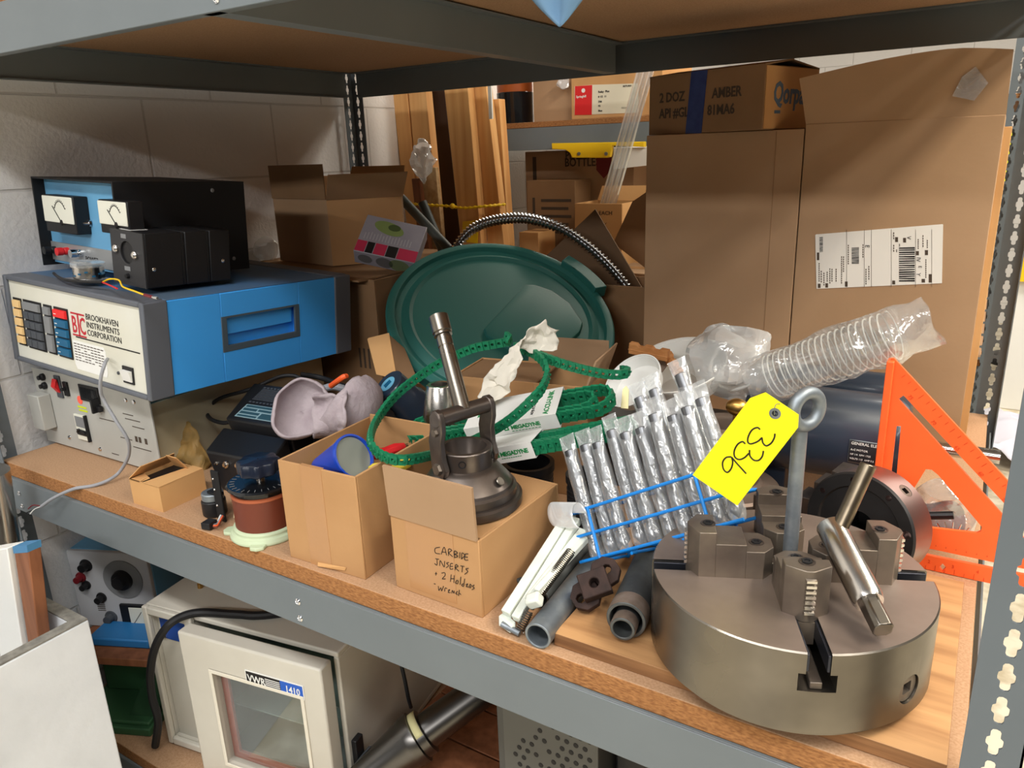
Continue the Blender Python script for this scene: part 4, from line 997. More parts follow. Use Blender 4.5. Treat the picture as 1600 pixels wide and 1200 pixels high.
# navy motor lying behind the square
MX = V((-.17, 1.305, .125))
t = thing('electric_motor', 'navy blue electric motor with printed nameplate lying behind the orange square', 'motor', (-.17, 1.305, 0))
Q = frz((-.330, 1.305, .125), (1, 0, 0), (0, 0, 1))
MB().lathe([(0, 0), (.050, 0), (.068, .006), (.075, .016), (.075, .060), (.0757, .061), (.0757, .066), (.075, .067), (.075, .245), (.068, .256), (.02, .262), (0, .262)], Q, 64).build('housing', M['navy'], t)
MB().cyl((-.07, 1.305, .125), (.055, 1.305, .125), .011).build('shaft', M['steel_bright'], t)
MB().cyl((-.36, 1.305, .125), (-.33, 1.305, .125), .011).build('shaft', M['steel_bright'], t)
for x in (-.27, -.11): MB().bx(x - .02, x + .02, 1.24, 1.37, .0005, .012).bx(x - .018, x + .018, 1.27, 1.34, .012, .06).build('foot', M['navy'], t, bev=.002)
Qc = frz((-.30, 1.405, .178), (1, 0, 0)); MB().lathe([(0, 0), (.030, 0), (.032, .004), (.032, .20), (.030, .205), (0, .205)], Qc, 32).build('capacitor_cover', M['navy'], t)
MB().bx(-.28, -.12, 1.36, 1.40, .13, .17).build('cover_bracket', M['navy'], t)
# nameplate wrapped on the drum
def drum(x, a, r): return V((x, 1.305 - r * math.cos(a), .125 + r * math.sin(a)))
lb = MB().grid(lambda u, v: drum(-.150 + .062 * u, -.26 + .52 * v, .0756), 4, 8).build('nameplate', M['galv'], t, thick=.0004)
nm = MB().grid(lambda u, v: drum(-.149 + .060 * u, -.24 + .48 * v, .0762), 4, 8).build('nameplate_ink', mat('plate_black', (40, 40, 44), .5), lb)
for a, s, sz in ((.16, 'GENERAL ELECTRIC', .0062), (.03, 'A-C MOTOR', .0045), (-.07, 'HP 1/4  RPM 1725', .004), (-.17, 'VOLTS 115  AMP 5.2', .004)):
    p = drum(-.147, a, .0766); words(s, sz, fr(p, (1, 0, 0), (0, math.sin(a), math.cos(a))), M['white'], lb)
# dark things between tag and motor
t = thing('flanged_hub', 'dull brown steel hub standing behind the yellow tag', 'hub', (-.320, 1.138, PLY + .0004))
MB().lathe([(.03, 0), (.085, 0), (.087, .004), (.087, .05), (.083, .054), (.060, .058), (.055, .064), (.055, .150), (.050, .156), (.032, .156), (.030, .15)], n=56, closed=True).build('hub', mat('dull_brown_steel', (124, 108, 96), .5, .6, rgb2=(98, 84, 76), vs=8), t, True)
MB().cyl((-.06, -.05, .10), (.015, -.085, .135), .009).build('bar', M['steel'], t, True)
def block_jaw(name, label, Q, w, d, h, m):
    t = thing(name, label, 'chuck jaw', Q)
    MB().prism2([(0, 0), (w, 0), (w, h * .55), (w * .66, h * .55), (w * .66, h * .8), (w * .33, h * .8), (w * .33, h), (0, h)], fr((0, d, 0), (1, 0, 0), (0, 0, 1)), d).build('block', m, t, True, .001)
    for k in range(5): MB().bx(w * .66 - .0002, w * .66 + .0025, .003, d - .003, h * .58 + k * .0045 - .012, h * .58 + k * .0045 - .0095).build('tooth', M['steel_bright'], t, True)
block_jaw('loose_jaw', 'loose dark stepped jaw behind the eye bolt, nearer to the tag', rz(70, (-.200, 1.0, PLY + .0003)), .08, .045, .10, M['iron'])
block_jaw('loose_jaw', 'loose dark stepped jaw leaning behind the face plate', rz(168, (-.125, 1.175, .0003)), .075, .045, .125, M['iron'])
t = thing('brass_knob', 'small dull brass knob behind the drill sleeves', 'knob', at(1152, 636, y=1.13))
MB().ball((0, 0, 0), .014, 18, 12, (1.3, 1, 1)).build('knob', M['brass'], t, True)
MB().cyl((0, 0, -.012), (0, 0, -.045), .006).build('stem', M['brass'], t, True)
# bag with a dark rod and loose pins at the right, behind the square
t = thing('dark_bag', 'clear bag with dark contents behind the lower opening of the square', 'bag', (-.01, 1.22, 0))
MB().ball((0, 0, .045), .05, 24, 14, (.85, .6, 1.15)).noise(.016, 30, 4).build('bag_film', M['film'], t, True)
MB().ball((0, .004, .038), .034, 16, 10, (.9, .6, 1)).noise(.01, 40, 2).build('contents', mat('dark_contents', (58, 44, 40), .5), t, True)
for k in range(7):
    a = .5 + .28 * k
    MB().tube([(.018, -.036, .02), (.018 + .038 * math.cos(a), -.040, .022 + .038 * math.sin(a))], .0008, 5).build('cotter_pin', M['chrome'], t, True)
hang('black_rod', 'short black rod in front of the clear bag behind the square', 'rod', 'black', [at(1440, 806, y=1.165), at(1490, 805, y=1.165)], .006, 2)
tag(MB().cyl((-.02, 1.30, .125), (.0, 1.30, .125), .001).build('pin', M['steel']), 'thin steel pin by the motor shaft', 'pin') if False else None
# ------------------------------------------------------------------ middle: pipes, drills, belts, lid
def link_belt(path, w, tk, pitch, up=(0, 0, 1), closed=False):
    "overlapping green links with a slot in each, following a path; w is the belt's width"
    P = resample(path, pitch, closed); b = MB(); N = len(P); side = None
    for k in range(N if closed else N - 1):
        a, c = P[k], P[(k + 1) % N]; t = (c - a).normalized(); u = V(up); u = (u - u.dot(t) * t)
        if u.length < .2: u = side if side is not None else t.orthogonal()
        u.normalize(); side = u; nrm = t.cross(u)
        tt = (t + nrm * .20).normalized(); n2 = tt.cross(u)
        Q = Matrix(((tt.x, u.x, n2.x, a.x), (tt.y, u.y, n2.y, a.y), (tt.z, u.z, n2.z, a.z), (0, 0, 0, 1))) @ Matrix.Translation((0, 0, -tk / 2))
        L = pitch * 1.22; h = w / 2
        b.ringplate([(-.0005, -h), (L * .86, -h), (L, -h * .55), (L, h * .55), (L * .86, h), (-.0005, h)], [(L * .26, -h * .30), (L * .58, -h * .30), (L * .66, -h * .14), (L * .66, h * .14), (L * .58, h * .30), (L * .26, h * .30)], Q, tk)
        b.bx(L * .55, L * .78, -h * .16, h * .16, tk * .9, tk * 1.5, Q)
    return b
lp = [at(790, 524, y=1.08), at(800, 532, y=1.075), at(772, 538, y=1.06), at(735, 546, y=1.045), at(680, 572, y=1.02), at(622, 615, y=.965), at(588, 660, y=.885), at(581, 690, z=.186), at(592, 708, z=.180), at(618, 718, z=.178), at(650, 716, z=.170), at(690, 706, y=.895), at(740, 688, y=.900), at(795, 657, y=.912), at(838, 617, y=.935), at(853, 588, y=.99), at(848, 566, y=1.01), at(834, 553, y=1.03)]
BT = smooth_path(lp, 6)
t = thing('link_belt', 'long green link belt looped loosely over the cartons', 'belt', BT[0])
link_belt(BT, .0150, .0062, .0118).build('belt_links', M['belt'], t, ang=25)
lp = [at(805, 541, y=1.065), at(835, 552, y=1.045), at(872, 566, y=1.035), at(910, 577, y=1.05), at(945, 584, y=1.07), at(972, 585, y=1.085), at(980, 580, y=1.1), at(970, 578, y=1.115)]
t = thing('link_belt', 'short end of green link belt reaching right towards the white bowls', 'belt', lp[0])
link_belt(smooth_path(lp, 8), .0150, .0062, .0112).build('belt_links', M['belt'], t, ang=25)
def belt_pack(name, label, L, R, n, half, s0, s1, sl_half, sl_h, top_text):
    "a belt folded into a long flat loop with a white paper sleeve around its middle"
    ax = (R - L).normalized(); n = V(n); n = (n - n.dot(ax) * ax).normalized(); dp = n.cross(ax)     # n is the width direction, dp points away from the viewer
    Ln = (R - L).length; Q = fr(L, ax, dp)
    t = thing(name, label, 'belt', Q)
    for j, sc in enumerate((1.0, .62)):
        hw = half * sc; P = []
        x0, x1 = hw + .02 * j, Ln - hw - .028 * j
        for k in range(13):
            a = -math.pi / 2 + math.pi * k / 12; P.append(V((x1 + hw * math.cos(a), hw * math.sin(a), 0)))
        for k in range(13):
            a = math.pi / 2 + math.pi * k / 12; P.append(V((x0 + hw * math.cos(a), hw * math.sin(a), 0)))
        link_belt(P, .0215, .0042, .0135, (0, 0, 1), True).build('belt_links', M['belt'], t, True, ang=25)
    x0, x1 = Ln * s0, Ln * s1; h = sl_h / 2; w = sl_half
    sl = MB().ringplate([(-w, -h), (w, -h), (w, h), (-w, h)], [(-w + .0008, -h + .0008), (w - .0008, -h + .0008), (w - .0008, h - .0008), (-w + .0008, h - .0008)], Matrix(((0, 0, 1, x0), (1, 0, 0, 0), (0, 1, 0, 0), (0, 0, 0, 1))), x1 - x0).build('paper_sleeve', M['white'], t, True)
    words('MEGADYNE', .0100, Matrix(((1, 0, 0, x0 + (x1 - x0) * .50), (0, 0, -1, -w - .0002), (0, 1, 0, -.002), (0, 0, 0, 1))), M['green_ink'], sl, 'maker_name', True, bold=.0003, gap=.92)
    MB().ringplate([(-.004, -.004), (.004, -.004), (.004, .004), (-.004, .004)], [(-.002, -.002), (.002, -.002), (.002, .005), (-.002, .005)], Matrix(((1, 0, 0, x0 + (x1 - x0) * .45), (0, 0, -1, -w - .0001), (0, 1, 0, .001), (0, 0, 0, 1))), .0004).build('emblem', M['green_ink'], sl, True)
    fp = MB()
    for k in range(9): fp.bx(x0 + (x1 - x0) * (.50 + .035 * k), x0 + (x1 - x0) * (.525 + .035 * k), -w - .0004, -w, -.0065, -.0055)
    fp.build('fine_print', M['green_ink'], sl, True)
    if top_text:
        Qt = Matrix(((0, -1, 0, x1 - .014), (1, 0, 0, -w * .9), (0, 0, 1, h + .0002), (0, 0, 0, 1)))
        words('ACCU-LINK', .0125, Qt, M['green_ink'], sl, 'belt_name', True, sx=.95, bold=.0003)
        words('ADJUSTABLE LINK', .0068, Qt @ Matrix.Translation((.004, .026, 0)), M['ink'], sl, 'lettering', True)
        words('V-BELTS', .0068, Qt @ Matrix.Translation((.018, .036, 0)), M['ink'], sl, 'lettering', True)
        MB().prism2([(x0 + .018, -w * .3), (x0 + .032, -w * .2), (x0 + .040, w * .3), (x0 + .028, w * .5), (x0 + .020, w * .1)], Matrix.Translation((0, 0, h + .0001)), .0003).build('printed_leaf', M['green_ink'], sl, True)
    return t
belt_pack('belt_pack', 'folded green link belt in a white printed sleeve, upper of two', at(640, 676, y=.945), at(956, 622, y=1.025), (-.10, -.34, .93), .0275, .335, .775, .037, .0270, True)
belt_pack('belt_pack', 'folded green link belt in a white printed sleeve, lower of two', at(645, 727, y=.916), at(990, 666, y=.953), (-.02, -.10, 1), .0165, .325, .615, .0245, .0270, False)
# carton behind the belts, with crumpled paper on it
Bx = rz(9, (-.815, 1.075, 0)); w, d, h = .262, .135, .208
t = thing('carton', 'brown carton with dark half-open top behind the green belts', 'box', Bx)
carton_walls(MB(), w, d, h).build('walls', M['card'], t, True, .001)
MB().bx(.004, w * .62, .004, d - .004, h - .006, h - .002).build('top_flap', M['card3'], t, True, .001)
flap(t, M['card2'], (w, d, h), (w, 0, h), (.35, .0, 1), .05, .003, .0)
flap(t, M['card2'], (w, d - .002, h), (.1, d - .002, h), (0, .2, 1), .05, .003, .02)
MB().bx(w * .38, w * .62, -.0006, 0, .01, h).build('tape', M['tape'], t, True)
crumple('crumpled_paper', 'crumpled off-white paper draped over the green belt and the carton', 'paper', M['tissue'],
        [at(868, 533, y=1.06), at(842, 528, y=1.045), at(818, 534, y=1.03), at(798, 550, y=1.015), at(784, 585, y=1.0), at(768, 615, y=.99), at(766, 642, y=.98)],
        [V((.004, .012, .016)), V((.006, .012, .020)), V((.012, .010, .022)), V((.024, .006, .018)), V((.032, .0, .010)), V((.028, .0, .004)), V((.008, 0, .001))], .013, 34, 11, 40, 14, .0007)
crumple('crumpled_paper', 'small white paper end hanging beside the bell fixture arm', 'paper', M['tissue'], [at(760, 610, y=1.0), at(752, 630, y=.985), at(748, 655, y=.975), at(746, 672, y=.97)], [V((.014, .002, .006))] * 4, .008, 40, 2, 14, 6)
# dark pots under the belts
def pot(name, label, c, r, h):
    t = thing(name, label, 'pot', c)
    MB().lathe([(0, 0), (r, 0), (r, h), (r * 1.08, h), (r * 1.08, h + .012), (r * .9, h + .012), (r * .88, .004), (0, .004)], n=32).build('pot_wall', M['black'], t, True)
    for k in range(5): MB().torus(Matrix.Translation((0, 0, h - .012 - k * .007)), r, .0012, 32, 6).build('thread', M['black'], t, True)
pot('black_pot', 'black threaded pot between the carbide carton and the drill sleeves', (-.478, .955, 0), .030, .115)
pot('black_pot', 'black pot in the shade under the lower belt pack', (-.60, .985, 0), .040, .10)
# silver taper sleeve and dark tool holder
c = at(690, 655, y=.985); t = thing('taper_sleeve', 'silver steel taper sleeve with a cream label behind the bell fixture', 'sleeve', (c.x, c.y, 0))
MB().lathe([(.014, 0), (.040, 0), (.040, .09), (.032, .092), (.032, c.z + .008), (.0225, c.z + .062), (.021, c.z + .064), (.015, c.z + .064), (.014, c.z + .05)], n=40, closed=True).build('sleeve', M['steel_bright'], t, True)
MB().grid(lambda u, v: V(((.0305 - .008 * v) * math.cos(-2.2 + .7 * u), (.0305 - .008 * v) * math.sin(-2.2 + .7 * u), c.z + .012 + .034 * v)), 6, 4).build('label', mat('cream_label', (214, 204, 160), .7), t, True, thick=.0004)
p0, p1 = at(606, 600, y=1.03), at(668, 655, y=1.10)
ax = (p1 - p0).normalized(); Q = frz(p0, ax)
t = thing('tool_holder', 'dark slate cylinder with a blue sticker on its end, lying behind the looped belt', 'tool holder', Q)
MB().lathe([(0, 0), (.031, 0), (.033, .002), (.033, .052), (.037, .060), (.037, .15), (0, .15)], n=40).build('body', M['navy'], t, True)
MB().lathe([(0, -.0006), (.017, -.0006), (.017, -.0001)], Matrix.Translation((0, 0, 0)), 28).build('sticker', mat('sky_sticker', (104, 172, 204), .6), t, True)
MB().bx(-.006, .006, -.008, .008, -.0012, -.0006, Matrix.Rotation(.5, 4, 'Z')).build('sticker_print', M['key_bl'], t, True)
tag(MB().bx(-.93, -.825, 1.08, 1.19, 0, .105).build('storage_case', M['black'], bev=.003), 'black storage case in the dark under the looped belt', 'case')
tag(MB().bx(-.018, .018, -.002, .002, -.008, .008, euler(at(592, 632, y=1.06), 10, 0, -12)).build('label_card', M['paper']), 'small white card lying below the slate cylinder', 'card')
# folded corrugated card
TL, TR, BR, BL = at(574, 530, y=1.20), at(606, 522, y=1.20), at(640, 598, y=1.14), at(588, 585, y=1.14)
t = thing('folded_card', 'folded strip of tan corrugated card standing against the green lid', 'card', BL)
b = MB().hexa([BL, at(618, 592, y=1.13), TR, TL, BL + V((0, .004, .002)), at(618, 592, y=1.13) + V((0, .004, .002)), TR + V((0, .004, .002)), TL + V((0, .004, .002))])
b.build('front_leaf', M['card_lt'], t)
q0, q1 = at(618, 592, y=1.13), TR
MB().hexa([q0, at(655, 600, y=1.16), at(632, 545, y=1.21), q1, q0 + V((-.003, .004, 0)), at(655, 600, y=1.16) + V((-.003, .004, 0)), at(632, 545, y=1.21) + V((-.003, .004, 0)), q1 + V((-.003, .004, 0))]).build('side_leaf', M['card3'], t)
# green lid
n = V((.417, -.352, .838)).normalized(); c = V((-.949, 1.461, .234)); Q = frz(c, n, (1, .2, 0)); Qi = Q.inverted()
t = thing('bin_lid', 'large round dark green plastic bin lid leaning on cartons behind the belts', 'lid', Q)
MB().lathe([(.264, -.036), (.2675, -.034), (.270, -.004), (.266, 0), (.256, .0015), (.250, 0), (.246, -.010), (.234, -.012), (.222, -.004), (.216, -.001), (.208, -.007), (.10, -.003), (0, -.002), (0, -.005), (.205, -.010), (.246, -.016), (.264, -.008)], n=128).build('lid_disc', M['green_lid'], t, True, ang=28)
K = 390 / 1600
pp_ = [onplane(590 + x * K, 360 + y * K, Qi) for x, y in ((945, 350), (1010, 352), (1120, 390), (1230, 470), (1320, 600), (1300, 660), (1150, 790), (900, 800), (690, 680), (672, 640))]
b = MB(); cx_ = sum(p[0] for p in pp_) / len(pp_); cy_ = sum(p[1] for p in pp_) / len(pp_)
lo_ = b.pts([(p[0], p[1], -.010) for p in pp_]); md = b.pts([(cx_ + (p[0] - cx_) * .97, cy_ + (p[1] - cy_) * .97, .0045) for p in pp_]); up_ = b.pts([(cx_ + (p[0] - cx_) * .90, cy_ + (p[1] - cy_) * .90, .0065) for p in pp_])
for A_, B_ in ((lo_, md), (md, up_)):
    for k in range(len(pp_)): b.face([A_[k], A_[(k + 1) % len(pp_)], B_[(k + 1) % len(pp_)], B_[k]])
b.face(up_); b.build('raised_panel', M['green_lid'], t, True, .0015, ang=50)
aa = [math.atan2(*reversed(onplane(590 + x * K, 360 + y * K, Qi))) for x, y in ((1165, 230), (1395, 400))]
a0, a1 = min(aa), max(aa)
if a1 - a0 > math.pi: a0, a1 = a1, a0 + 2 * math.pi
b = MB(); ns = 10
for k in range(ns):
    u0, u1 = a0 + (a1 - a0) * k / ns, a0 + (a1 - a0) * (k + 1) / ns
    def ap(a, r, z): return V((r * math.cos(a), r * math.sin(a), z))
    b.hexa([ap(u0, .252, -.020), ap(u0, .292, -.020), ap(u1, .292, -.020), ap(u1, .252, -.020), ap(u0, .255, .016), ap(u0, .290, .013), ap(u1, .290, .013), ap(u1, .255, .016)])
bmesh.ops.remove_doubles(b.bm, verts=b.bm.verts[:], dist=1e-5)
b.build('handle', M['green_lid'], t, True, .002, ang=40)
# two black tubes and the metal conduit behind the lid
for nm, a_, b_ in (('black tube leaning behind the green lid, longer of two', at(602, 283, y=1.74), at(742, 432, y=1.73)), ('black tube leaning behind the green lid, shorter of two', at(660, 316, y=1.79), at(712, 440, y=1.78))):
    tag(MB().pipe(b_, a_, .0135, .011, 24).build('black_tube', mat('dark_slate_tube', (62, 68, 66), .5)), nm, 'tube')
cp = resample(smooth_path([at(700, 405, y=1.72), at(714, 385, y=1.74), at(735, 360, y=1.75), at(770, 345, y=1.75), at(822, 341, y=1.75), at(872, 355, y=1.75), at(915, 382, y=1.77), at(950, 414, y=1.79), at(978, 447, y=1.80), at(988, 466, y=1.80)], 10), .0028)
rr = [.0118 + .0032 * math.sin(2 * math.pi * k / 4) for k in range(len(cp))]
tag(MB().tube(cp, rr, 14).build('flexible_conduit', mat('conduit_steel', (168, 170, 172), .24, 1), ang=70), 'ribbed metal conduit arching above the green lid', 'conduit')
# the white arms with springs
def arm_bar(t, p0, p1, w=.013, h=.011, m='arm_white', name='arm'):
    p0, p1 = V(p0), V(p1); Q = frz(p0, p1 - p0, (1, 0, 0)); return MB().bx(-w / 2, w / 2, -h / 2, h / 2, 0, (p1 - p0).length).build(name, M[m], t, bev=.0015) if False else MB().bx(-w / 2, w / 2, -h / 2, h / 2, 0, (p1 - p0).length, Q).build(name, M[m], t, bev=.0015)
M['arm_white'] = mat('pale_grey_white_paint', (214, 220, 212), .4, rgb2=(204, 210, 200), vs=30)
t = thing('hinge_arms', 'pair of long pale white metal hinge arms with coil springs beside the carbide carton', 'hinge arm', at(800, 985, z=0))
e0, e1 = at(791, 960, y=.715), at(893, 800, y=.875)
arm_bar(t, e0, e1, .014, .013)
arm_bar(t, at(806, 968, y=.712), at(902, 812, y=.868), .012, .012)
arm_bar(t, at(826, 940, y=.728), at(912, 830, y=.862), .012, .011)
arm_bar(t, at(838, 925, y=.735), at(915, 842, y=.852), .009, .010)
MB().hexa([at(779, 962, y=.712), at(800, 978, y=.705), at(806, 972, y=.715), at(788, 955, y=.722), at(779, 978, y=.705), at(797, 990, y=.702), at(806, 985, y=.708), at(788, 968, y=.715)]).build('end_bracket', M['arm_white'], t, bev=.001)
for (x0, y0, x1, y1, ya, yb) in ((812, 985, 826, 955, .710, .725), (828, 948, 892, 862, .722, .812)):
    p0, p1 = at(x0, y0, y=ya), at(x1, y1, y=yb); Q = frz(p0, p1 - p0); L = (p1 - p0).length; n_ = int(L / .0028)
    MB().tube([Q @ V((.0062 * math.cos(2 * math.pi * k / 10), .0062 * math.sin(2 * math.pi * k / 10), L * k / (10 * n_))) for k in range(10 * n_ + 1)], .0009, 5).build('spring', M['steel'], t)
MB().cb((0, 0, 0), (.020, .016, .016), euler(at(835, 938, y=.724), 20, 20, -30)).build('spring_block', M['arm_white'], t, bev=.003)
MB().cyl(at(784, 975, y=.706), at(812, 990, y=.706), .004).build('hinge_pin', M['galv'], t)
# pipes
def pipe_thing(label, p0, p1, ro, ri, m, thread=None):
    t = thing('pipe', label, 'pipe', p0)
    MB().pipe(p0, p1, ro, ri, 40).build('pipe_wall', M[m], t, bev=.0008)
    if thread:
        d = (V(p1) - V(p0)).normalized(); b = MB(); n_ = int(thread / .0018)
        b.lathe([(ro + (.0006 if k % 2 else .0001), .001 + k * .0018) for k in range(n_)], frz(p0, d), 40)
        b.build('thread', M['rust_thread'], t)
M['rust_thread'] = mat('rusty_thread', (158, 142, 130), .5, .6, rgb2=(130, 112, 100), vs=50)
pipe_thing('grey galvanised pipe lying at the shelf edge left of the plywood', V((-.4195, .698, .0182)), V((-.440, .965, .0182)), .0178, .0145, 'galv')
pipe_thing('dark steel pipe half hidden under the pale hinge arms', at(798, 916, y=.80), at(858, 832, y=.99), .0165, .0125, 'galv_dark')
pipe_thing('dark steel pipe lying between the hinge arms and the grey pipe', V((-.462, .775, .0165)), V((-.470, .985, .0165)), .0155, .012, 'galv_dark')
pipe_thing('thick grey pipe with rusty threaded end lying on the plywood', V((-.322, .748, PLY + .0253)), V((-.362, .985, PLY + .0253)), .0248, .0205, 'galv_dark', .028)
pipe_thing('narrow pipe pushed inside the thick grey pipe', V((-.3205, .734, PLY + .0215)), V((-.358, .95, PLY + .0215)), .0155, .0118, 'galv_dark', .02)
# brown cast clamp
c = at(925, 915, z=.052); Q = frz(c, V((.12, -.66, .74)), (.9, .3, .1))
t = thing('pipe_clamp', 'brown cast iron clamp with square block lying over the pipes', 'clamp', Q)
b = MB().ringplate(circle2(.021, 8, (-.008, -.012), .2), circle2(.0065, 8, (-.014, -.017), .2), Matrix.Translation((0, 0, -.010)), .012)
b.ringplate(circle2(.021, 8, (.016, .020), .2), circle2(.0065, 8, (.018, .023), .2), Matrix.Translation((0, 0, -.014)), .012)
b.build('flange', M['rust'], t, True, .0012)
MB().ringplate(rect_match(.038, .034, circle2(.0065, 24)), circle2(.0065, 24), Matrix.Translation((.006, -.002, .0025)) @ Matrix.Rotation(.35, 4, 'Z'), .018).build('block', M['rust'], t, True, .0015)
# wire rack with sleeved drills
F0, F1 = at(922, 875, y=.848), at(1166, 811, y=.848)
u = (F1 - F0).normalized(); vv = V((-.40, .34, .83)); vv = (vv - vv.dot(u) * u).normalized(); Q = fr(F0, u, vv); nn = Q.to_3x3() @ V((0, 0, 1)); Ln = (F1 - F0).length; RQ = Q
t = thing('wire_rack', 'blue coated wire rack leaning on the chuck, holding the sleeved drills', 'rack', Q)
def wire(P, name='wire', r=.0023): return MB().tube(P, r, 8).build(name, M['blue_wire'], t, True)
for z in (.016, -.052):
    for y in (0, .034, .068): wire([(-.006, y, z), (Ln + .002 if y else Ln + .004, y, z)], 'long_wire')
for x in (.030, Ln - .040):
    wire(smooth_path([(x, .070, .0185), (x, .03, .0185), (x, -.004, .0185), (x, -.0055, .012), (x, -.0055, -.04), (x, -.004, -.0545), (x, .03, -.0545), (x, .07, -.0545)], 5), 'cross_wire')
for y in (.034, .068):
    for x in (-.006, Ln + .002): wire([(x, y, .016), (x, y, -.052)], 'end_wire')
for x in (Ln * .33, Ln * .66): wire([(x, -.0055, .016), (x, -.0055, -.052)], 'bottom_wire')
def drill(bl, sh, dia):
    "twist drill along local y: shank up from the flutes"
    b = MB(); n = 14; N = 44; rings = []
    for k in range(N + 1):
        s = k / N; y = s * bl; tw = 2 * math.pi * 1.6 * s; R_ = dia / 2 * (min(1, s * 9 + .12))
        ring = []
        for i in range(n * 2):
            a = 2 * math.pi * i / (n * 2); g = .5 + .5 * math.cos(2 * a); rad = R_ * (1 - .42 * g ** 2.2)
            ring.append(b.bm.verts.new((rad * math.cos(a + tw), y, rad * math.sin(a + tw))))
        rings.append(ring)
    for A_, B_ in zip(rings, rings[1:]):
        for i in range(2 * n): b.face([A_[i], A_[(i + 1) % (2 * n)], B_[(i + 1) % (2 * n)], B_[i]])
    b.face(rings[0][::-1])
    return b
def sleeve(Lx, r, seed, top=.02):
    def f(uu, v):
        a = 2 * math.pi * uu; y = -.004 + v * (Lx + top)
        k = 1.0
        if v < .04: k = .75 + v / .04 * .25
        wob = 1 + .07 * noise.noise(V((math.cos(a) * 2 + seed, math.sin(a) * 2, y * 26)))
        fl_ = max(0, (v - .80) / .20); rx = r * k * wob * (1.02 + .22 * fl_); rz_ = r * k * wob * (1 - .90 * fl_ ** .6)
        return (rx * math.cos(a), y, rz_ * math.sin(a))
    return f
drs = []
random.seed(11)
rowdef = [(i, 0) for i in range(10)] + [(i, 1) for i in (5, 6, 8)]
names1 = ['first', 'second', 'third', 'fourth', 'fifth', 'sixth', 'seventh', 'eighth', 'ninth', 'tenth']
for i, row in rowdef:
    x = .012 + i * (Ln - .024) / 9; z = (-.004 if i % 2 == 0 else -.008) if row == 0 else -.036
    L0 = .160 + random.uniform(-.008, .008) + (.040 if row else 0) + .0004 * i
    dia = .0182 + random.uniform(-.0004, .0004)
    q = RQ @ Matrix.Translation((x, .004, z)) @ Matrix.Rotation(math.radians(random.uniform(-.8, .8) + (2 if row else 0)), 4, 'Z') @ Matrix.Rotation(.02 * (-1 if row else -.4), 4, 'X')
    if row == 0:
        lab = ('twist drill in a crinkled clear sleeve at the %s end of the blue rack' % ('left' if i == 0 else 'right')) if i in (0, 9) else '%s sleeved twist drill from the left in the front row of the blue rack' % names1[i]
    else: lab = 'tall clear-sleeved drill in the back row, behind the %s drill of the front row' % names1[i]
    t2 = thing('twist_drill', lab, 'drill', q, 'drills in clear sleeves')
    drill(L0 * .62, L0, dia).build('flutes', M['drill'] if 'drill' in M else M.setdefault('drill', mat('drill_steel', (122, 124, 128), .36, .85, rvar=.06, vs=30)), t2, True, ang=50)
    MB().cyl((0, L0 * .61, 0), (0, L0 - .006, 0), dia / 2, dia / 2 * .98).build('shank', M['drill'], t2, True, .001)
    MB().grid(sleeve(L0, dia / 2 + .0016, i * 3.1 + row * 50), 20, 30, True).noise(.0014, 45, i + 1).build('sleeve', M['sleeve'], t2, True, thick=0, ang=25)
t = thing('loose_sleeve', 'empty curled clear sleeve hanging at the left end of the blue rack', 'sleeve', RQ @ V((-.02, .07, .02)))
MB().grid(lambda uu, v: RQ @ V((-.022 + .045 * v + .012 * math.cos(4.6 * uu), .072 - .012 * v + .018 * math.sin(4.6 * uu), .026 + .004 * v)), 14, 8).build('sleeve_film', M['film_milk'], t, thick=.0004)
# white bowls and wooden offcuts behind the drills
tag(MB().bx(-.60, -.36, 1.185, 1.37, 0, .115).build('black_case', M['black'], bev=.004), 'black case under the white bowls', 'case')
def bowl(label, c, n, r, h, m='white'):
    Q = frz(c, n); t = thing('bowl', label, 'bowl', Q)
    MB().lathe([(0, 0), (r * .55, 0), (r * .85, h * .35), (r * .97, h), (r, h), (r * .99, h - .004), (r * .94, h - .004), (r * .83, h * .38), (r * .53, .004), (0, .004)][::1], n=56).build('bowl_wall', M[m], t, True)
bowl('white bowl tilted behind the drill sleeves, under the wooden bars', at(1068, 612, y=1.275) + V((0, 0, .0)), (-.10, -.35, .93), .088, .062)
bowl('smaller white bowl to the left, its inside facing the drills', at(1004, 612, y=1.155), (-.30, -.62, .72), .054, .035)
def notched(label, p0, p1, up, w, h):
    p0, p1 = V(p0), V(p1); L = (p1 - p0).length; Q = fr(p0, p1 - p0, up)
    b = MB().prism2([(0, 0), (L, 0), (L, h), (L * .80, h), (L * .74, h * .78), (L * .64, h * .78), (L * .58, h), (L * .40, h), (L * .34, h * .78), (L * .24, h * .78), (L * .18, h), (0, h)], Q, w)
    b.bx(-.001, L + .001, h * .36, h * .46, w - .0008, w + .0008, Q)
    return tag(b.build('wooden_bar', M['wood_or'], bev=.001), label, 'wooden bar')
notched('notched wooden bar lying across the white bowls', at(986, 549, y=1.215), at(1046, 562, y=1.215), (0, -.1, 1), .012, .020)
notched('notched wooden bar slanting down into the white bowl', at(1044, 560, y=1.235), at(1064, 592, y=1.19), (.5, -.2, .8), .012, .016)
tag(MB().hexa([at(990, 552, y=1.212), at(1046, 566, y=1.225), at(1028, 590, y=1.20), at(1000, 578, y=1.20), at(990, 552, y=1.212) + V((0, .006, 0)), at(1046, 566, y=1.225) + V((0, .006, 0)), at(1028, 590, y=1.20) + V((0, .006, 0)), at(1000, 578, y=1.20) + V((0, .006, 0))]).build('wooden_plate', mat('grey_wood_plate', (150, 132, 116), .6, rgb2=(128, 110, 94), vs=20)), 'greyish wooden plate below the notched bar in the white bowl', 'plate')
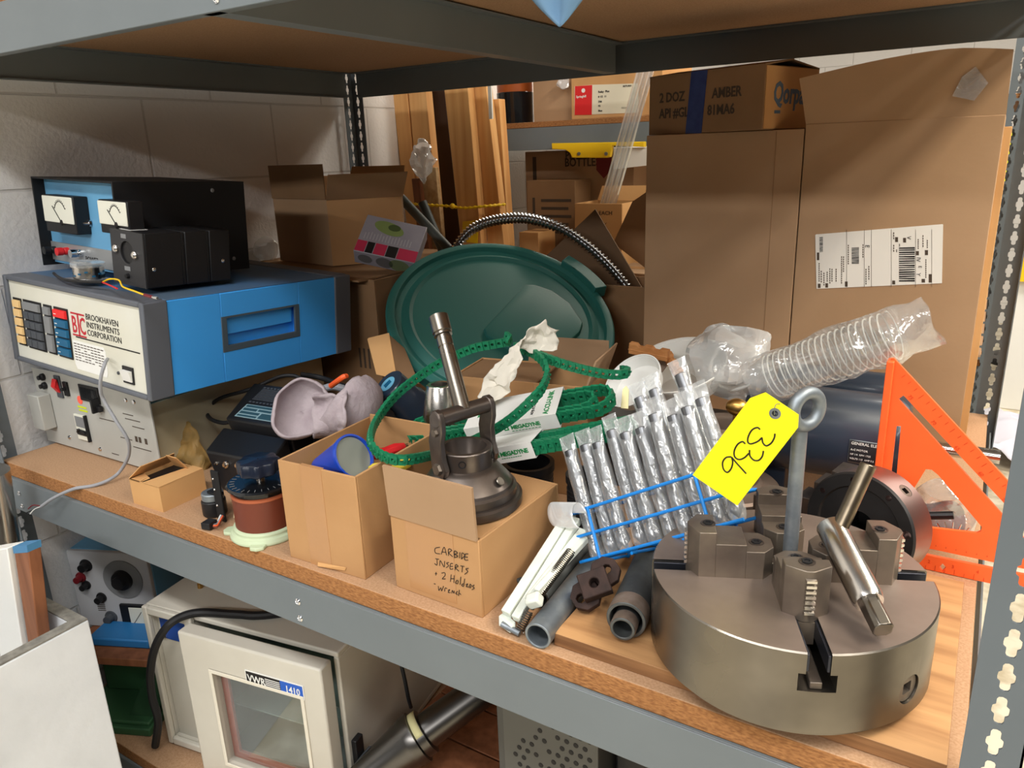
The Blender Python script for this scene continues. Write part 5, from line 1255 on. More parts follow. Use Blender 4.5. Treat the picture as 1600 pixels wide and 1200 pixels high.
tag(MB().prism2([(-.006, 0), (.006, 0), (.005, .03), (0, .036), (-.005, .03)], fr(at(976, 638, y=1.05), (1, .2, 0), (.05, .3, 1)), .0015).build('hasp', mat('pale_brass_hasp', (206, 196, 150), .4, .8)), 'small pale metal hasp beside the right end of the lower belt pack', 'hasp')
# bags
c = at(1140, 566, y=1.27)
t = thing('ring_bag', 'clear plastic bag holding a coiled ring, left of the wire hose bag', 'bag', c)
def bagf(uu, v):
    a = 2 * math.pi * uu; th = math.pi * v
    k = 1 + .16 * noise.noise(V((math.cos(a) * 2.2, math.sin(a) * 2.2, 5 + v * 4))) + (.42 * max(0, v - .72) / .28 if True else 0)
    return c + V((.072 * math.sin(th) ** .55 * math.cos(a) * k, .055 * math.sin(th) * math.sin(a) * k, -.058 * math.cos(th) * (1 + .12 * math.cos(3 * a))))
MB().grid(bagf, 32, 22, True).noise(.012, 26, 3).build('bag_film', M['film_milk'], t, ang=18)
RQ2 = frz(at(1148, 570, y=1.262), V((-.18, -.82, .45)))
for r_, rr_ in ((.044, .0035), (.036, .003)): MB().torus(RQ2, r_, rr_, 44, 10).build('ring', M['white'] if rr_ > .003 else M['pvc'], t)
p0, p1 = at(1198, 592, y=1.215), at(1424, 514, y=1.20)
ax = (p1 - p0).normalized(); HQ = frz(p0, ax, (0, 0, 1)); Lh = (p1 - p0).length
t = thing('hose_bag', 'clear bag with a white wire-coiled hose, resting on the navy motor', 'bag', HQ)
R_ = .0365; n_ = 19
MB().tube([HQ @ V((R_ * math.cos(2 * math.pi * k / 26), R_ * math.sin(2 * math.pi * k / 26), .012 + (Lh * .90 - .012) * (k / (26 * n_)) ** 1.06)) for k in range(26 * n_ + 1)], .0011, 5).build('coil_wire', M['white'], t)
MB().lathe([(R_ - .001, .01), (R_ - .001, Lh * .92)], HQ, 40).build('hose_wall', M['pvc'], t)
def hb(uu, v):
    a = 2 * math.pi * uu; s = v * (Lh + .05) - .02
    if v < .75: k = 1.12
    else: k = 1.12 - (v - .75) / .25 * .25
    fl = 1 if v < .8 else max(.15, 1 - (v - .8) / .2 * .9)
    wob = 1 + .10 * noise.noise(V((math.cos(a) * 2, math.sin(a) * 2, s * 22)))
    return HQ @ V((R_ * k * wob * math.cos(a) * (1 if v < .8 else 1 + .15 * (v - .8) / .2), R_ * k * fl * wob * math.sin(a), s))
MB().grid(hb, 36, 40, True).noise(.007, 30, 7).build('bag_film', M['film'], t, ang=18)
tag(MB().cyl(at(1213, 552, y=1.265), at(1224, 570, y=1.25), .0007, n=6).build('wire_end', M['brass']), 'thin bent wire end sticking up left of the hose bag', 'wire')
# ------------------------------------------------------------------ back: tall boxes, open cartons, second rack, timber
YT = 1.62
for lab, x0, x1, h in (('tall plain brown carton standing at the back of the shelf, left of the labelled one', -.661, -.3345, .6235), ('tall brown carton with a shipping label and its front flap standing up', -.3325, -.004, .632)):
    t = thing('tall_carton', lab, 'box', (x0, YT, 0)); lt = x0 < -.5; w = x1 - x0; d = .27
    if lt:
        carton_walls(MB(), w, d, h).bx(.004, w - .004, .004, d - .004, h - .006, h - .002).build('walls', M['card2'], t, True, .0015)
        MB().bx(.274, .2747, -.0006, 0, .05, h - .003).build('crease', M['card3'], t, True)
    else:
        carton_walls(MB(), w, d, h).build('walls', M['card2'], t, True, .0015)
        MB().bx(w - .001, w + .012, .012, d, .0, h - .02).build('side_flap', M['card_lt'], t, True, .001)
        b = MB(); P = []; ns = 14
        for k in range(ns + 1):
            s = k / ns; xx = -.017 + (w + .014) * s; P.append((xx, h + .083 + .030 * math.sin(math.pi * min(1, s * .62)) - (.008 * max(0, s - .75) / .25)))
        b.prism([V((0, .001, h - .001))] + [V((-.006, -.002, h + .03))] + [V((x_, -.006, z_)) for x_, z_ in P] + [V((w, .001, h - .001))], (0, .004, 0)); b.build('front_flap', M['card2'], t, True)
        MB().prism2([(0, 0), (.034, -.010), (.052, .018), (.030, .046), (.012, .030)], fr((w - .085, -.0068, h + .035), (1, 0, 0), (0, .0, 1)), .0005).noise(.002, 60).build('tape_scrap', M['film'], t, True)
        Li = fr((0, -.0006, 0), (1, 0, 0), (0, 0, 1)); Wm = Matrix.Translation((x0, YT, 0)) @ Li; Wi = Wm.inverted()
        K = 240 / 1600; lpt = lambda x, y: onplane(1260 + x * K, 330 + y * K, Wi)
        def q(P): return [lpt(*p) for p in P]
        lb = MB().prism2(q([(105, 808), (1412, 750), (1424, 142), (1418, 135), (100, 242), (92, 250)]), Li @ Matrix.Translation((0, 0, -.0003)), .0006).build('shipping_label', M['paper'], t, True)
        b = MB(); LI = Li @ Matrix.Translation((0, 0, .0003))
        def bars(x0_, x1_, y0_, y1_, n):
            b = MB(); [b.prism2(q([(x0_, y0_ + (y1_ - y0_) * k / n), (x1_, y0_ + (y1_ - y0_) * k / n - 4), (x1_, y0_ + (y1_ - y0_) * (k + random.choice((.45, .6, .75))) / n - 4), (x0_, y0_ + (y1_ - y0_) * (k + random.choice((.45, .6, .75))) / n)]), LI, .0003) for k in range(n)]; b.build('bar_code', M['ink'], lb, True)
        bars(965, 1130, 378, 742, 16); bars(472, 548, 380, 555, 14); bars(138, 172, 272, 432, 14)
        
        b = MB()
        for x_, y_, w_, h_ in ((110, 430, 24, 80), (120, 755, 28, 44), (198, 750, 28, 46), (402, 732, 28, 54), (895, 722, 30, 40), (1142, 415, 30, 44), (1235, 405, 32, 52), (1200, 705, 36, 38), (1275, 655, 30, 88), (925, 270, 30, 50), (1008, 278, 30, 48)): b.prism2(q([(x_, y_ + h_), (x_ + w_, y_ + h_), (x_ + w_, y_), (x_, y_)]), LI, .0003)
        for x_ in (418, 602, 676, 884, 1136, 1305): b.prism2(q([(x_, 790), (x_ + 3, 790), (x_ + 3, 190), (x_, 190)]), LI, .0003)
        for x_, y0_, y1_ in ((128, 540, 740), (150, 620, 750), (178, 640, 780), (212, 630, 740), (240, 595, 760), (262, 600, 740), (305, 600, 740), (362, 470, 760), (382, 470, 640), (432, 350, 560), (585, 345, 490), (616, 600, 770), (646, 570, 720), (905, 220, 300), (905, 350, 430), (935, 400, 430), (965, 340, 370), (1160, 290, 400), (1210, 250, 380), (1240, 500, 700), (1255, 300, 390)): 
            n_ = max(2, int((y1_ - y0_) / 22))
            for k in range(n_): b.prism2(q([(x_, y0_ + (y1_ - y0_) * k / n_), (x_ + 10, y0_ + (y1_ - y0_) * k / n_), (x_ + 10, y0_ + (y1_ - y0_) * (k + .7) / n_), (x_, y0_ + (y1_ - y0_) * (k + .7) / n_)]), LI, .0003)
        b.build('label_print', M['ink2'], lb, True)
        for s_, x_, y_, sz in (('E', 615, 350, .011), ('V', 1050, 258, .010), ('IV', 1150, 478, .010), ('E', 1170, 568, .008), ('Y', 1150, 640, .010)):
            px, py = lpt(x_, y_); words(s_, sz, LI @ Matrix.Translation((px, py, .0001)) @ Matrix.Rotation(-math.pi / 2, 4, 'Z'), M['ink'], lb, 'lettering', True)
# bottle carton on the tall one
Q1 = euler((-.672, 1.659, .6245), -16.1); w, d, h = .277, .212, .119
t = thing('bottle_carton', 'brown bottle carton closed with blue tape, standing on the tall carton', 'box', Q1)
carton_walls(MB(), w, d, h).build('walls', M['card3'], t, True, .0012)
MB().bx(w - .0005, w + .0008, .004, d - .002, .002, h - .002).build('lit_end_panel', M['card_lt'], t, True)  # paler sheet: the light falling on this end is put into its colour
b = MB().hexa([(0, 0, h - .002), (w, 0, h - .002), (w, d * .5, h + .012), (0, d * .5, h + .012), (0, 0, h + .001), (w, 0, h + .001), (w, d * .5, h + .015), (0, d * .5, h + .015)]); b.build('top_flap', M['card3'], t, True)
b = MB().hexa([(0, d * .5, h + .010), (w, d * .5, h + .010), (w, d, h - .002), (0, d, h - .002), (0, d * .5, h + .013), (w, d * .5, h + .013), (w, d, h + .001), (0, d, h + .001)]); b.build('top_flap', M['card3'], t, True)
MB().prism2([(.098, -.001), (.138, -.001), (.147, h + .002), (.108, h + .002)], fr((0, -.0003, 0), (1, 0, 0), (0, 0, 1)), .0012).noise(.0006, 90).build('tape', M['tape_blue'], t, True)
F_ = fr((0, -.0004, 0), (1, 0, 0), (0, 0, 1)); T_ = Matrix.Translation
for s_, x_, z_, sz in (('2 DOZ', .028, .066, .027), ('AMBER', .160, .066, .027), ('API #GL', .028, .034, .027), ('81MA6', .150, .034, .027)):
    words(s_, sz, F_ @ T_((x_, z_, 0)), M['ink2'], t, 'lettering', True, sx=.80, bold=.0007)
S_ = fr((w + .0011, .032, .050), (0, 1, 0), (0, 0, 1))
words('Qorpak', .056, S_, M['blue_ink'], t, 'maker_name', True, sx=.80, bold=.0016, shear=.12)
words('Bo', .050, S_ @ T_((.146, .002, 0)), M['blue_ink'], t, 'lettering', True, sx=.8, bold=.0008)
MB().bx(w + .0009, w + .0013, .040, .062, .030, .036).build('emblem', M['blue_ink'], t, True)
# cartons at the left back
t = thing('closed_carton', 'dark brown carton behind the blue cabinet carrying the open flapped box', 'box', (-1.775, 1.335, 0)); w, d, h = .550, .53, .322
carton_walls(MB(), w, d, h).build('walls', M['card3'], t, True, .0015)
MB().hexa([(0, -.03, h - .002), (w - .02, -.03, h - .002), (w, d * .5, h), (0, d * .5, h), (0, -.03, h + .002), (w - .02, -.03, h + .002), (w, d * .5, h + .004), (0, d * .5, h + .004)]).build('top_flap', M['card3'], t, True)
MB().bx(.004, w - .004, d * .5, d - .004, h - .004, h).build('top_flap', M['card3'], t, True)
MB().bx(.21, .27, -.034, -.022, h + .002, h + .004).build('paper_strip', M['paper'], t, True)
for x_ in (.48, .495, .510): MB().bx(x_, x_ + .006, -.0006, 0, .10, .15).build('printed_mark', M['ink2'], t, True)
yb = 1.47
t = thing('flapped_carton', 'open tan carton with raised flaps in the back left corner', 'box', (-1.70, yb, .327))
cA, cB, cC = at(438, 404, y=yb + .02), at(520, 411, y=yb - .02), at(636, 396, y=yb + .14)
zb = .3275; ux = V((cB.x - cA.x, cB.y - cA.y, 0)); uy = V((cC.x - cB.x, cC.y - cB.y, 0)); hh = .172
P4 = [V((cA.x, cA.y, zb)), V((cB.x, cB.y, zb)), V((cC.x, cC.y, zb)), V((cA.x + uy.x, cA.y + uy.y, zb))]
for a_, b_ in ((0, 1), (1, 2), (2, 3), (3, 0)):
    p, q_ = P4[a_], P4[b_]; n_ = (q_ - p).cross(V((0, 0, 1))).normalized() * .004
    MB().hexa([p, q_, q_ - n_, p - n_, p + V((0, 0, hh)), q_ + V((0, 0, hh)), q_ - n_ + V((0, 0, hh)), p - n_ + V((0, 0, hh))]).build('wall_panel', M['card'] if a_ == 1 else M['card2'], t)
def fl(p, q_, out, L, m, tap=0):
    u_ = (q_ - p); o = V(out).normalized() * L; n_ = u_.normalized().cross(V(out).normalized()) * .003
    MB().hexa([p, q_, q_ + o - u_ * tap, p + o + u_ * tap, p + n_, q_ + n_, q_ + o - u_ * tap + n_, p + o + u_ * tap + n_]).build('flap', m, t)
up_ = V((0, 0, hh))
nA = (P4[1] - P4[0]).cross(V((0, 0, 1))).normalized(); nB = (P4[2] - P4[1]).cross(V((0, 0, 1))).normalized()
fl(P4[0] + up_, P4[1] + up_, nA * .05 + V((.06, 0, 1)), .088, M['card3'])
fl(P4[1] + up_, P4[2] + up_, nB * .75 + V((0, 0, .62)), .098, M['card2'], 0)
fl(P4[3] + up_, P4[0] + up_, -nB * .9 + V((0, 0, .6)), .095, M['card'], .02)
fl(P4[2] + up_, P4[3] + up_, -nA * .3 + V((0, 0, 1)), .08, M['card'], .05)
MB().ball(at(415, 385, y=1.5), .04, 18, 10, (.8, .7, .9)).noise(.02, 20, 3)
o = MB().ball(at(417, 388, y=1.50) + V((0, 0, .002)), .042, 22, 12, (.85, .8, .85)).noise(.016, 24, 3).build('plastic_bag', M['film_milk'], ang=20); tag(o, 'crumpled clear bag squeezed between the wall and the flapped carton', 'bag')
# juicer box
BL_, TL_ = at(552, 391, y=1.386), at(575, 335, y=1.479)
BR_ = at(668, 355, y=1.549) - TL_ + BL_
JQ = fr(BL_, BR_ - BL_, TL_ - BL_); jw, jh = (BR_ - BL_).length, (TL_ - BL_).length; jd = .045
t = thing('product_box', 'grey printed kitchen gadget box with a red band and pictured kiwi, above the lid', 'box', JQ)
M['kiwi_box'] = mat('grey_print_card', (158, 156, 166), .45, rgb2=(146, 144, 156), vs=10)
MB().bx(0, jw, 0, jh, -jd, 0).build('carton_body', M['kiwi_box'], t, True, .0015)
x_ = 0
for k, (wf, m_) in enumerate(((.17, 'red'), (.13, 'ink'), (.20, 'red'), (.18, 'ink'), (.32, 'red'))):
    MB().bx(x_ + .001, x_ + jw * wf - .001, .002, jh * .30, .0001, .0006).build('printed_band', mat('raspberry_print', (190, 52, 84), .5) if m_ == 'red' else M['ink'], t, True); x_ += jw * wf
kw = MB().lathe([(0, .0001), (1, .0001), (1, .0006), (0, .0006)], Matrix.Translation((jw * .42, jh * .74, 0)) @ Matrix.Rotation(-.25, 4, 'Z') @ Matrix.Diagonal((.040, .020, 1, 1)), 28).build('pictured_fruit', mat('kiwi_green', (128, 148, 88), .6), t, True)
MB().lathe([(0, .0007), (1, .0007), (1, .0010), (0, .0010)], Matrix.Translation((jw * .50, jh * .78, 0)) @ Matrix.Diagonal((.016, .011, 1, 1)), 20).build('pictured_core', mat('kiwi_core', (74, 92, 52), .6), kw, True)
pr_ = MB()
for k in range(16): pr_.bx(jw * (.08 + .05 * k), jw * (.08 + .05 * k) + .0012, jh * .36, jh * (.52 + .02 * (k % 3)), .0001, .0005)
pr_.build('fine_print', mat('pale_print', (196, 196, 200), .6), t, True)
for k, (x_, r_) in enumerate(((.18, .018), (.50, .022), (.74, .026))):
    MB().lathe([(0, .0001), (1, .0001), (1, .0006), (0, .0006)], fr((jw * x_, -.0001, -jd * .5), (1, 0, 0), (0, 0, 1)) @ Matrix.Diagonal((r_, r_ * .8, 1, 1)), 24).build('pictured_bowl', mat('print_grey', (104, 104, 106) if k < 2 else (112, 126, 92), .5), t, True)
# carton right of the lid, its flap leaning up
t = thing('dark_carton', 'dark open carton right of the green lid with one large flap sticking up', 'box', (-.985, 1.748, 0)); w, d, h = .295, .150, .268
carton_walls(MB(), w, d, h).build('walls', M['card3'], t, True, .001)
Ti = Matrix.Translation((.985, -1.748, 0))
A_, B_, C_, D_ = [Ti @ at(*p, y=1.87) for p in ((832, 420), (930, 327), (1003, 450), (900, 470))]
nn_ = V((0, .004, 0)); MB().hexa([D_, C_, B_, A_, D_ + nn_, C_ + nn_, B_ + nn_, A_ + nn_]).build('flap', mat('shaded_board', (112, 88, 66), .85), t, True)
# second rack, back to back with the first
YR, YE = 2.45, 3.67
rk = thing('storage_rack', 'second grey steel rack standing behind, loaded with boxes and a paper carton', 'rack', (X0, YR, FL))
post(rk, X0, YR, 1, 1, FL, 1.5); post(rk, .035, YR, -1, 1, FL, 1.5); post(rk, X0, YE, 1, -1, FL, 1.5); post(rk, .035, YE, -1, -1, FL, 1.5)
for z0 in (-.107, .604):
    for y_ in (YR + .002, YE - .005): MB().bx(X0 + .04, 0, y_, y_ + .003, z0, z0 + .075).build('beam', M['gray_paint'], rk)
    for x_ in (X0 + .004, .028): MB().bx(x_, x_ + .003, YR + .04, YE - .04, z0, z0 + .075).build('end_beam', M['gray_paint'], rk)
for z0, lab in ((-.032, 'particleboard shelf of the second rack level with the cluttered one'), (.679, 'upper particleboard shelf of the second rack under the paper carton')):
    o = board('shelf_board', X0 + .02, .02, YR + .008, YE - .008, z0 + .0003, z0 + .020, lab, M['board_edge'])
ZS = .6995
c = at(806, 194, y=2.56); t = thing('storage_jar', 'tall jar, orange above and black below, on the second rack', 'jar', (c.x, 2.56, ZS))
MB().lathe([(0, 0), (.068, 0), (.068, .11), (0, .11)], n=40).build('lower_half', M['black_gloss'], t, True, .002)
MB().lathe([(0, .11), (.066, .11), (.066, .23), (.05, .235), (0, .235)], n=40).build('upper_half', mat('orange_brown', (168, 88, 40), .3), t, True)
def simple_box(label, x0, x1, y0, y1, z0, z1, m, name='carton', M0=None):
    t = thing(name, label, 'box', M0 if M0 is not None else (x0, y0, z0)); w, d, h = x1 - x0, y1 - y0, z1 - z0
    MB().bx(0, w, 0, d, 0, h).build('walls', M[m], t, True, .002)
    MB().bx(0, w, d * .5 - .02, d * .5 + .02, h, h + .0006).build('tape', M['tape'], t, True)
    return t, w, d, h
a_, b_ = at(834, 190, y=2.5).x, at(888, 190, y=2.5).x
simple_box('plain brown box beside the jar on the second rack', a_, b_ + .03, 2.5, 2.8, ZS, ZS + .23, 'card2')
a_ = at(893, 187, y=2.48).x
t, w, d, h = simple_box('paper carton with a red and white label on the second rack', a_, a_ + .33, 2.48, 2.76, ZS, ZS + .165, 'card_lt', 'paper_carton')
Wi = (Matrix.Translation((a_, 2.4794, ZS)) @ fr((0, 0, 0), (1, 0, 0), (0, 0, 1))).inverted(); K = 120 / 1600
lq = lambda x, y: onplane(885 + x * K, 110 + y * K, Wi)
Fm = fr((0, -.0006, 0), (1, 0, 0), (0, 0, 1))
b = MB().prism2([lq(*p) for p in ((170, 930), (1500, 880), (1500, 270), (540, 300), (170, 330))], Fm, .0005); lb = b.build('paper_label', mat('cream_label_paper', (226, 220, 196), .6), t, True)
MB().prism2([lq(*p) for p in ((175, 930), (530, 925), (540, 305), (180, 330))], Fm @ T_((0, 0, .0005)), .0004).build('label_field', M['red'], lb, True)
p_ = lq(355, 420); MB().lathe([(0, 0), (.007, 0), (.007, .0004), (0, .0004)], Fm @ T_((p_[0], p_[1], .0009)), 20).build('emblem', M['white'], lb, True)
for s_, x_, y_, sz, m_ in (('Springhill', 205, 575, .0105, 'white'), ('Relay  Plus', 665, 470, .0095, 'ink'), ('8 1/2  11', 665, 570, .0085, 'ink'), ('20#', 665, 670, .0085, 'ink'), ('92', 665, 760, .0085, 'ink'), ('Blue', 665, 860, .0085, 'ink'), ('RETURN', 1180, 350, .0080, 'ink2')):
    p_ = lq(x_, y_); words(s_, sz, Fm @ T_((p_[0], p_[1], .001)), M[m_], lb, 'lettering', True, bold=.0002)
b = MB()
for k in range(9): p_ = lq(1150 + k * 16, 800); b.bx(p_[0], p_[0] + .0006, -.0018, -.0012, p_[1], p_[1] + .006)
b.build('bar_code', M['ink2'], lb, True)
o = MB().ball(at(880, 130, y=2.47), .022, 16, 10, (1.1, .6, .8)).noise(.012, 40, 2).build('plastic_wrap', M['film_milk'], ang=20); tag(o, 'scrap of clear plastic wrap between the boxes on the second rack', 'plastic')
# yellow bracket hanging below the beam and the white rail behind it
yk = 2.425; Wi = fr((0, yk, 0), (1, 0, 0), (0, 0, 1)).inverted(); K = 240 / 1600
kq = lambda x, y: onplane(780 + x * K, 100 + y * K, Wi)
t = thing('yellow_bracket', 'yellow plastic bracket with two bolts hanging under the second rack beam', 'bracket', (0, yk, 0))
MB().prism2([kq(*p) for p in ((545, 825), (1510, 808), (1510, 866), (1175, 850), (1150, 968), (1120, 978), (760, 978), (735, 925), (690, 895), (548, 888))], fr((0, 0, 0), (1, 0, 0), (0, 0, 1)), -.02).build('bracket_body', M['yellow_p'], t, True, .002)
for x_ in (832, 1115):
    p_ = kq(x_, 935); MB().lathe([(.006, 0), (.006, .003), (0, .004)], fr((p_[0], 0, p_[1]), (1, 0, 0), (0, 0, 1)), 12).build('bolt', M['galv'], t, True)
tag(MB().prism2([kq(*p) for p in ((1170, 875), (1520, 870), (1520, 1060), (1170, 1100))], fr((0, 2.44, 0), (1, 0, 0), (0, 0, 1)), -.005).build('white_rail', M['white'], bev=.001), 'white metal rail behind the yellow bracket', 'rail')
# boxes level with the shelf, behind
x0, x1 = at(822, 300, y=2.6).x, at(990, 300, y=2.6).x
t, w, d, h = simple_box('large brown bottle box standing behind the smaller printed box', x0, x1, 2.6, 2.95, -.0115, .598, 'card2', 'bottle_box')
Wi = fr((x0, 2.6, -.0115), (1, 0, 0), (0, 0, 1)).inverted(); K2 = 220 / 1056
bq = lambda x, y: onplane(800 + x * K2, 230 + y * K2, Wi); Fm = fr((0, -.0006, 0), (1, 0, 0), (0, 0, 1))
p_ = bq(395, 145); words('BOTTLES', .042, Fm @ T_((p_[0], p_[1], 0)), M['ink2'], t, 'lettering', True, sx=.85, bold=.0008)
p_ = bq(400, 90); words('PLASTIC', .040, Fm @ T_((p_[0], p_[1], 0)), M['ink2'], t, 'lettering', True, sx=.85, bold=.0008)
p_ = bq(140, 20); words('FRAGILE', .040, Fm @ T_((p_[0], p_[1], 0)), M['ink2'], t, 'lettering', True, sx=.85, bold=.0008)
p_ = bq(170, 165); MB().cb((p_[0], -.0004, p_[1]), (.016, .0006, .09)).build('printed_mark', M['ink2'], t, True)
p_ = bq(690, 170); MB().prism2([(-.03, .05), (.03, .05), (.03, 0), (0, -.03), (-.03, 0)], Fm @ T_((p_[0], p_[1], 0)), .0005).build('red_sticker', M['darkred'], t, True)
x0, x1 = at(824, 330, y=2.46).x, at(899, 330, y=2.46).x
t, w, d, h = simple_box('smaller printed brown box with fine dark text in front of the bottle box', x0, x1, 2.46, 2.585, -.0115, at(860, 282, y=2.46).z, 'card3', 'printed_box')
b = MB()
for k in range(5): b.bx(w * .30, w * (.92 - .06 * (k % 2)), -.0008, 0, h - .075 - k * .028, h - .065 - k * .028)
b.bx(w * .12, w * .17, -.0008, 0, h - .16, h - .06); b.build('printed_text', M['ink2'], t, True)
x0, x1, yE = at(898, 340, y=2.22).x, at(972, 340, y=2.22).x, 2.22
t = thing('tall_box', 'light brown tall box holding the clear tubes, marked in pencil', 'box', (x0, yE, FL)); w, d, h = x1 - x0, .17, SHELF + at(930, 318, y=2.22).z
carton_walls(MB(), w, d, h).build('walls', M['card_lt'], t, True, .0015)
words('EACH', .018, fr((w * .52, -.0005, h - .035), (1, 0, 0), (0, 0, 1)), M['ink2'], t, 'lettering', True)
strokes([[(0, 0), (.012, .008), (.02, -.002), (.03, .006)], [(0, -.03), (.01, -.022), (.02, -.032), (.036, -.024)]], fr((w * .5, -.001, h - .065), (1, 0, 0), (0, 0, 1)), .0008, M['ink2'], t, 'handwriting', True)
flap(t, M['card_lt'], (w, d, h), (0, d, h), (.1, .5, 1), .05, .003, .01)
for k, lab in enumerate(('left', 'middle', 'right')):
    p0, p1 = at(947, 330, y=2.31) + V((.0196 * (k - 1), 0, 0)), at(1008, 112, y=2.34) + V((.0196 * (k - 1), 0, 0))
    d_ = (p1 - p0); tag(MB().pipe(p0 - d_ * .25, p1 + d_ * .35, .0092, .0078, 20).build('clear_tube', M['pvc']), 'clear plastic tube standing in the tall light box, %s of three' % lab, 'tube', 'clear tubes in the tall box')
# torn cartons beside the tall carton
simple_box('brown carton half hidden behind the tall cartons, marked with a letter', at(968, 400, y=2.15).x, at(1030, 400, y=2.15).x, 2.05, 2.25, FL, .25, 'card2', 'hidden_carton')
o = MB().hexa([at(958, 380, y=2.04), at(1010, 420, y=2.04), at(1010, 300, y=2.06), at(988, 315, y=2.06), at(958, 380, y=2.05), at(1010, 420, y=2.05), at(1010, 300, y=2.07), at(988, 315, y=2.07)]).build('torn_card', M['card3']); tag(o, 'torn piece of cardboard wedged beside the tall carton', 'card')
simple_box('low orange-brown carton behind the conduit by the timber', at(812, 400, y=2.28).x, at(842, 400, y=2.28).x, 2.28, 2.40, FL, at(826, 363, y=2.28).z, 'card_lt', 'low_carton')
# timber leaning between the racks
M['gap_shade'] = mat('gap_shade_fill', (62, 44, 32), .8)  # near-black fill colour that paints the shade between the studs
def stud(label, pxl0, pxr0, y0p, pxl1, pxr1, y1p, Y, th=.038, top=1.35, name='timber_stud', m='stud', z_top=None):
    a0, a1 = at(pxl0, y0p, y=Y), at(pxr0, y0p, y=Y); b0, b1 = at(pxl1, y1p, y=Y), at(pxr1, y1p, y=Y)
    def ext(p, q, z): s = (z - p.z) / (q.z - p.z); r = p + (q - p) * s; return V((r.x, Y, z))
    zt = top if z_top is None else z_top
    l0, l1 = ext(b0, a0, FL + .001), ext(b0, a0, zt); r0, r1 = ext(b1, a1, FL + .001), ext(b1, a1, zt); d_ = V((0, th, 0))
    return tag(MB().hexa([l0, r0, r0 + d_, l0 + d_, l1, r1, r1 + d_, l1 + d_]).build(name, M[m], bev=.002), label, 'timber')
stud('shaded timber board at the left end of the leaning lumber', 580, 613, 150, 590, 622, 255, 2.20)
stud('pale timber stud next to the shaded board', 614, 636.5, 150, 625, 646, 255, 2.16, .036)
stud('pale timber stud right of its twin, behind the plastic wrap', 638.5, 666, 150, 648.5, 676, 255, 2.16, .036)
stud('dark filler board standing in for the shade left of the thick timber post', 668, 694, 140, 690, 714, 323, 2.24, .03, m='gap_shade')  # added board, its dark colour fills the gap with shade
stud('thick reddish timber post with a yellow sticker', 694, 731, 140, 714, 747, 323, 2.08, .036)
stud('timber stud right of the thick post, pale edge outward', 736, 760, 140, 761, 787, 377, 2.12, .036)
stud('shorter timber stud at the right end of the lumber', 766, 780, 160, 778, 792, 330, 2.16, .036, z_top=at(772, 155, y=2.16).z)
stud('white metal strip leaning on the shorter stud', 759, 765, 140, 762, 768, 185, 2.06, .008, 'x', 'metal_strip', 'white', z_top=.95) if False else None
tag(MB().bx(0, .012, 0, .006, 0, .75, Matrix.Translation(at(764, 186, y=2.05))).build('metal_strip', M['white']), 'white metal strip leaning beside the shorter stud', 'strip')
tag(MB().bx(-.003, .003, 0, .02, -.8 - .33, 1.0, Matrix.Translation(at(572, 200, y=2.05)) ).build('metal_strip', M['white']), 'pale metal strip beside the rack post at the wall end', 'strip') if False else None
M['osb'] = mat('strand_board', (206, 176, 132), .8, rgb2=(172, 136, 92), vs=40, detail=6)
stud('offcut of strand board below the plastic wrap', 655, 680, 262, 673, 692, 380, 2.06, .018, name='board_offcut', m='osb', z_top=at(665, 262, y=2.06).z)
stud('dark brown offcut beside the strand board', 643, 654, 282, 650, 664, 345, 2.03, .02, name='board_offcut', m='wood_br', z_top=at(650, 279, y=2.03).z)
o = MB().ball(at(660, 248, y=2.03), .058, 32, 22, (.66, .45, 1.05)).noise(.022, 26, 5).noise(.008, 70, 3).build('plastic_wrap', M['film_milk'], ang=20); tag(o, 'crumpled clear plastic wrap on top of the strand board', 'plastic')
sp_ = smooth_path([at(632, 317, y=2.02), at(660, 320, y=2.01), at(700, 322, y=2.03), at(725, 325, y=2.04), at(760, 322, y=2.07), at(790, 319, y=2.13)], 10)
st = thing('yellow_rope', 'twisted yellow rope tied around the leaning lumber', 'cord', sp_[0]); q_ = resample(sp_, .004)
MB().tube(q_, [.0042 + .0014 * math.sin(k * 1.5) for k in range(len(q_))], 8).build('cord_strand', M['yellow_p'], st)
MB().ball(at(707, 322, y=2.025), .009, 10, 8).build('knot', M['yellow_p'], st)
tag(MB().prism([at(722, 378, y=2.07), at(746, 380, y=2.07), at(748, 344, y=2.07), at(723, 346, y=2.07)], (0, .0012, 0)).build('sticker', M['yellow_p']), 'bright yellow sticker low on the thick timber post', 'sticker')
# far right, past the rack
t = thing('stand_base', 'round black stand base with column on the far floor', 'stand', at(1588, 566, z=FL))
MB().lathe([(0, 0), (.17, 0), (.17, .03), (.15, .045), (.05, .05), (.05, .09), (0, .09)], n=40).build('base', M['black'], t, True)
MB().cyl((.03, 0, .05), (.03, 0, 1.0), .035).build('column', M['black'], t, True); MB().bx(-.06, .1, -.06, .06, .05, .16).build('motor_block', mat('dark_block', (52, 52, 54), .5), t, True, .004)
c = at(1598, 700, z=FL)
o = MB().grid(lambda u, v: V((c.x - .22 + .5 * u, c.y - .35 + .6 * v, FL + .05 + .10 * math.sin(3 * u) * math.sin(3 * v))), 20, 20).noise(.10, 6, 2).build('plastic_sheet', mat('lavender_sheet', (214, 214, 228), .5), ang=25, thick=.002); tag(o, 'crumpled pale plastic sheet on the floor past the rack', 'sheet')
x_ = at(1597, 420, y=4.6).x
t = thing('white_cabinet', 'white cabinet with a yellow panel standing far behind at the right edge', 'cabinet', (x_, 4.6, FL))
MB().bx(x_ - .02, x_ + .5, 4.6, 5.0, FL, at(1597, 385, y=4.6).z).build('body', M['white'], t, bev=.004)
MB().bx(x_ - .02, x_ + .5, 4.56, 4.6, at(1597, 440, y=4.56).z, at(1597, 385, y=4.56).z).build('front_panel', M['yellow_p'], t)
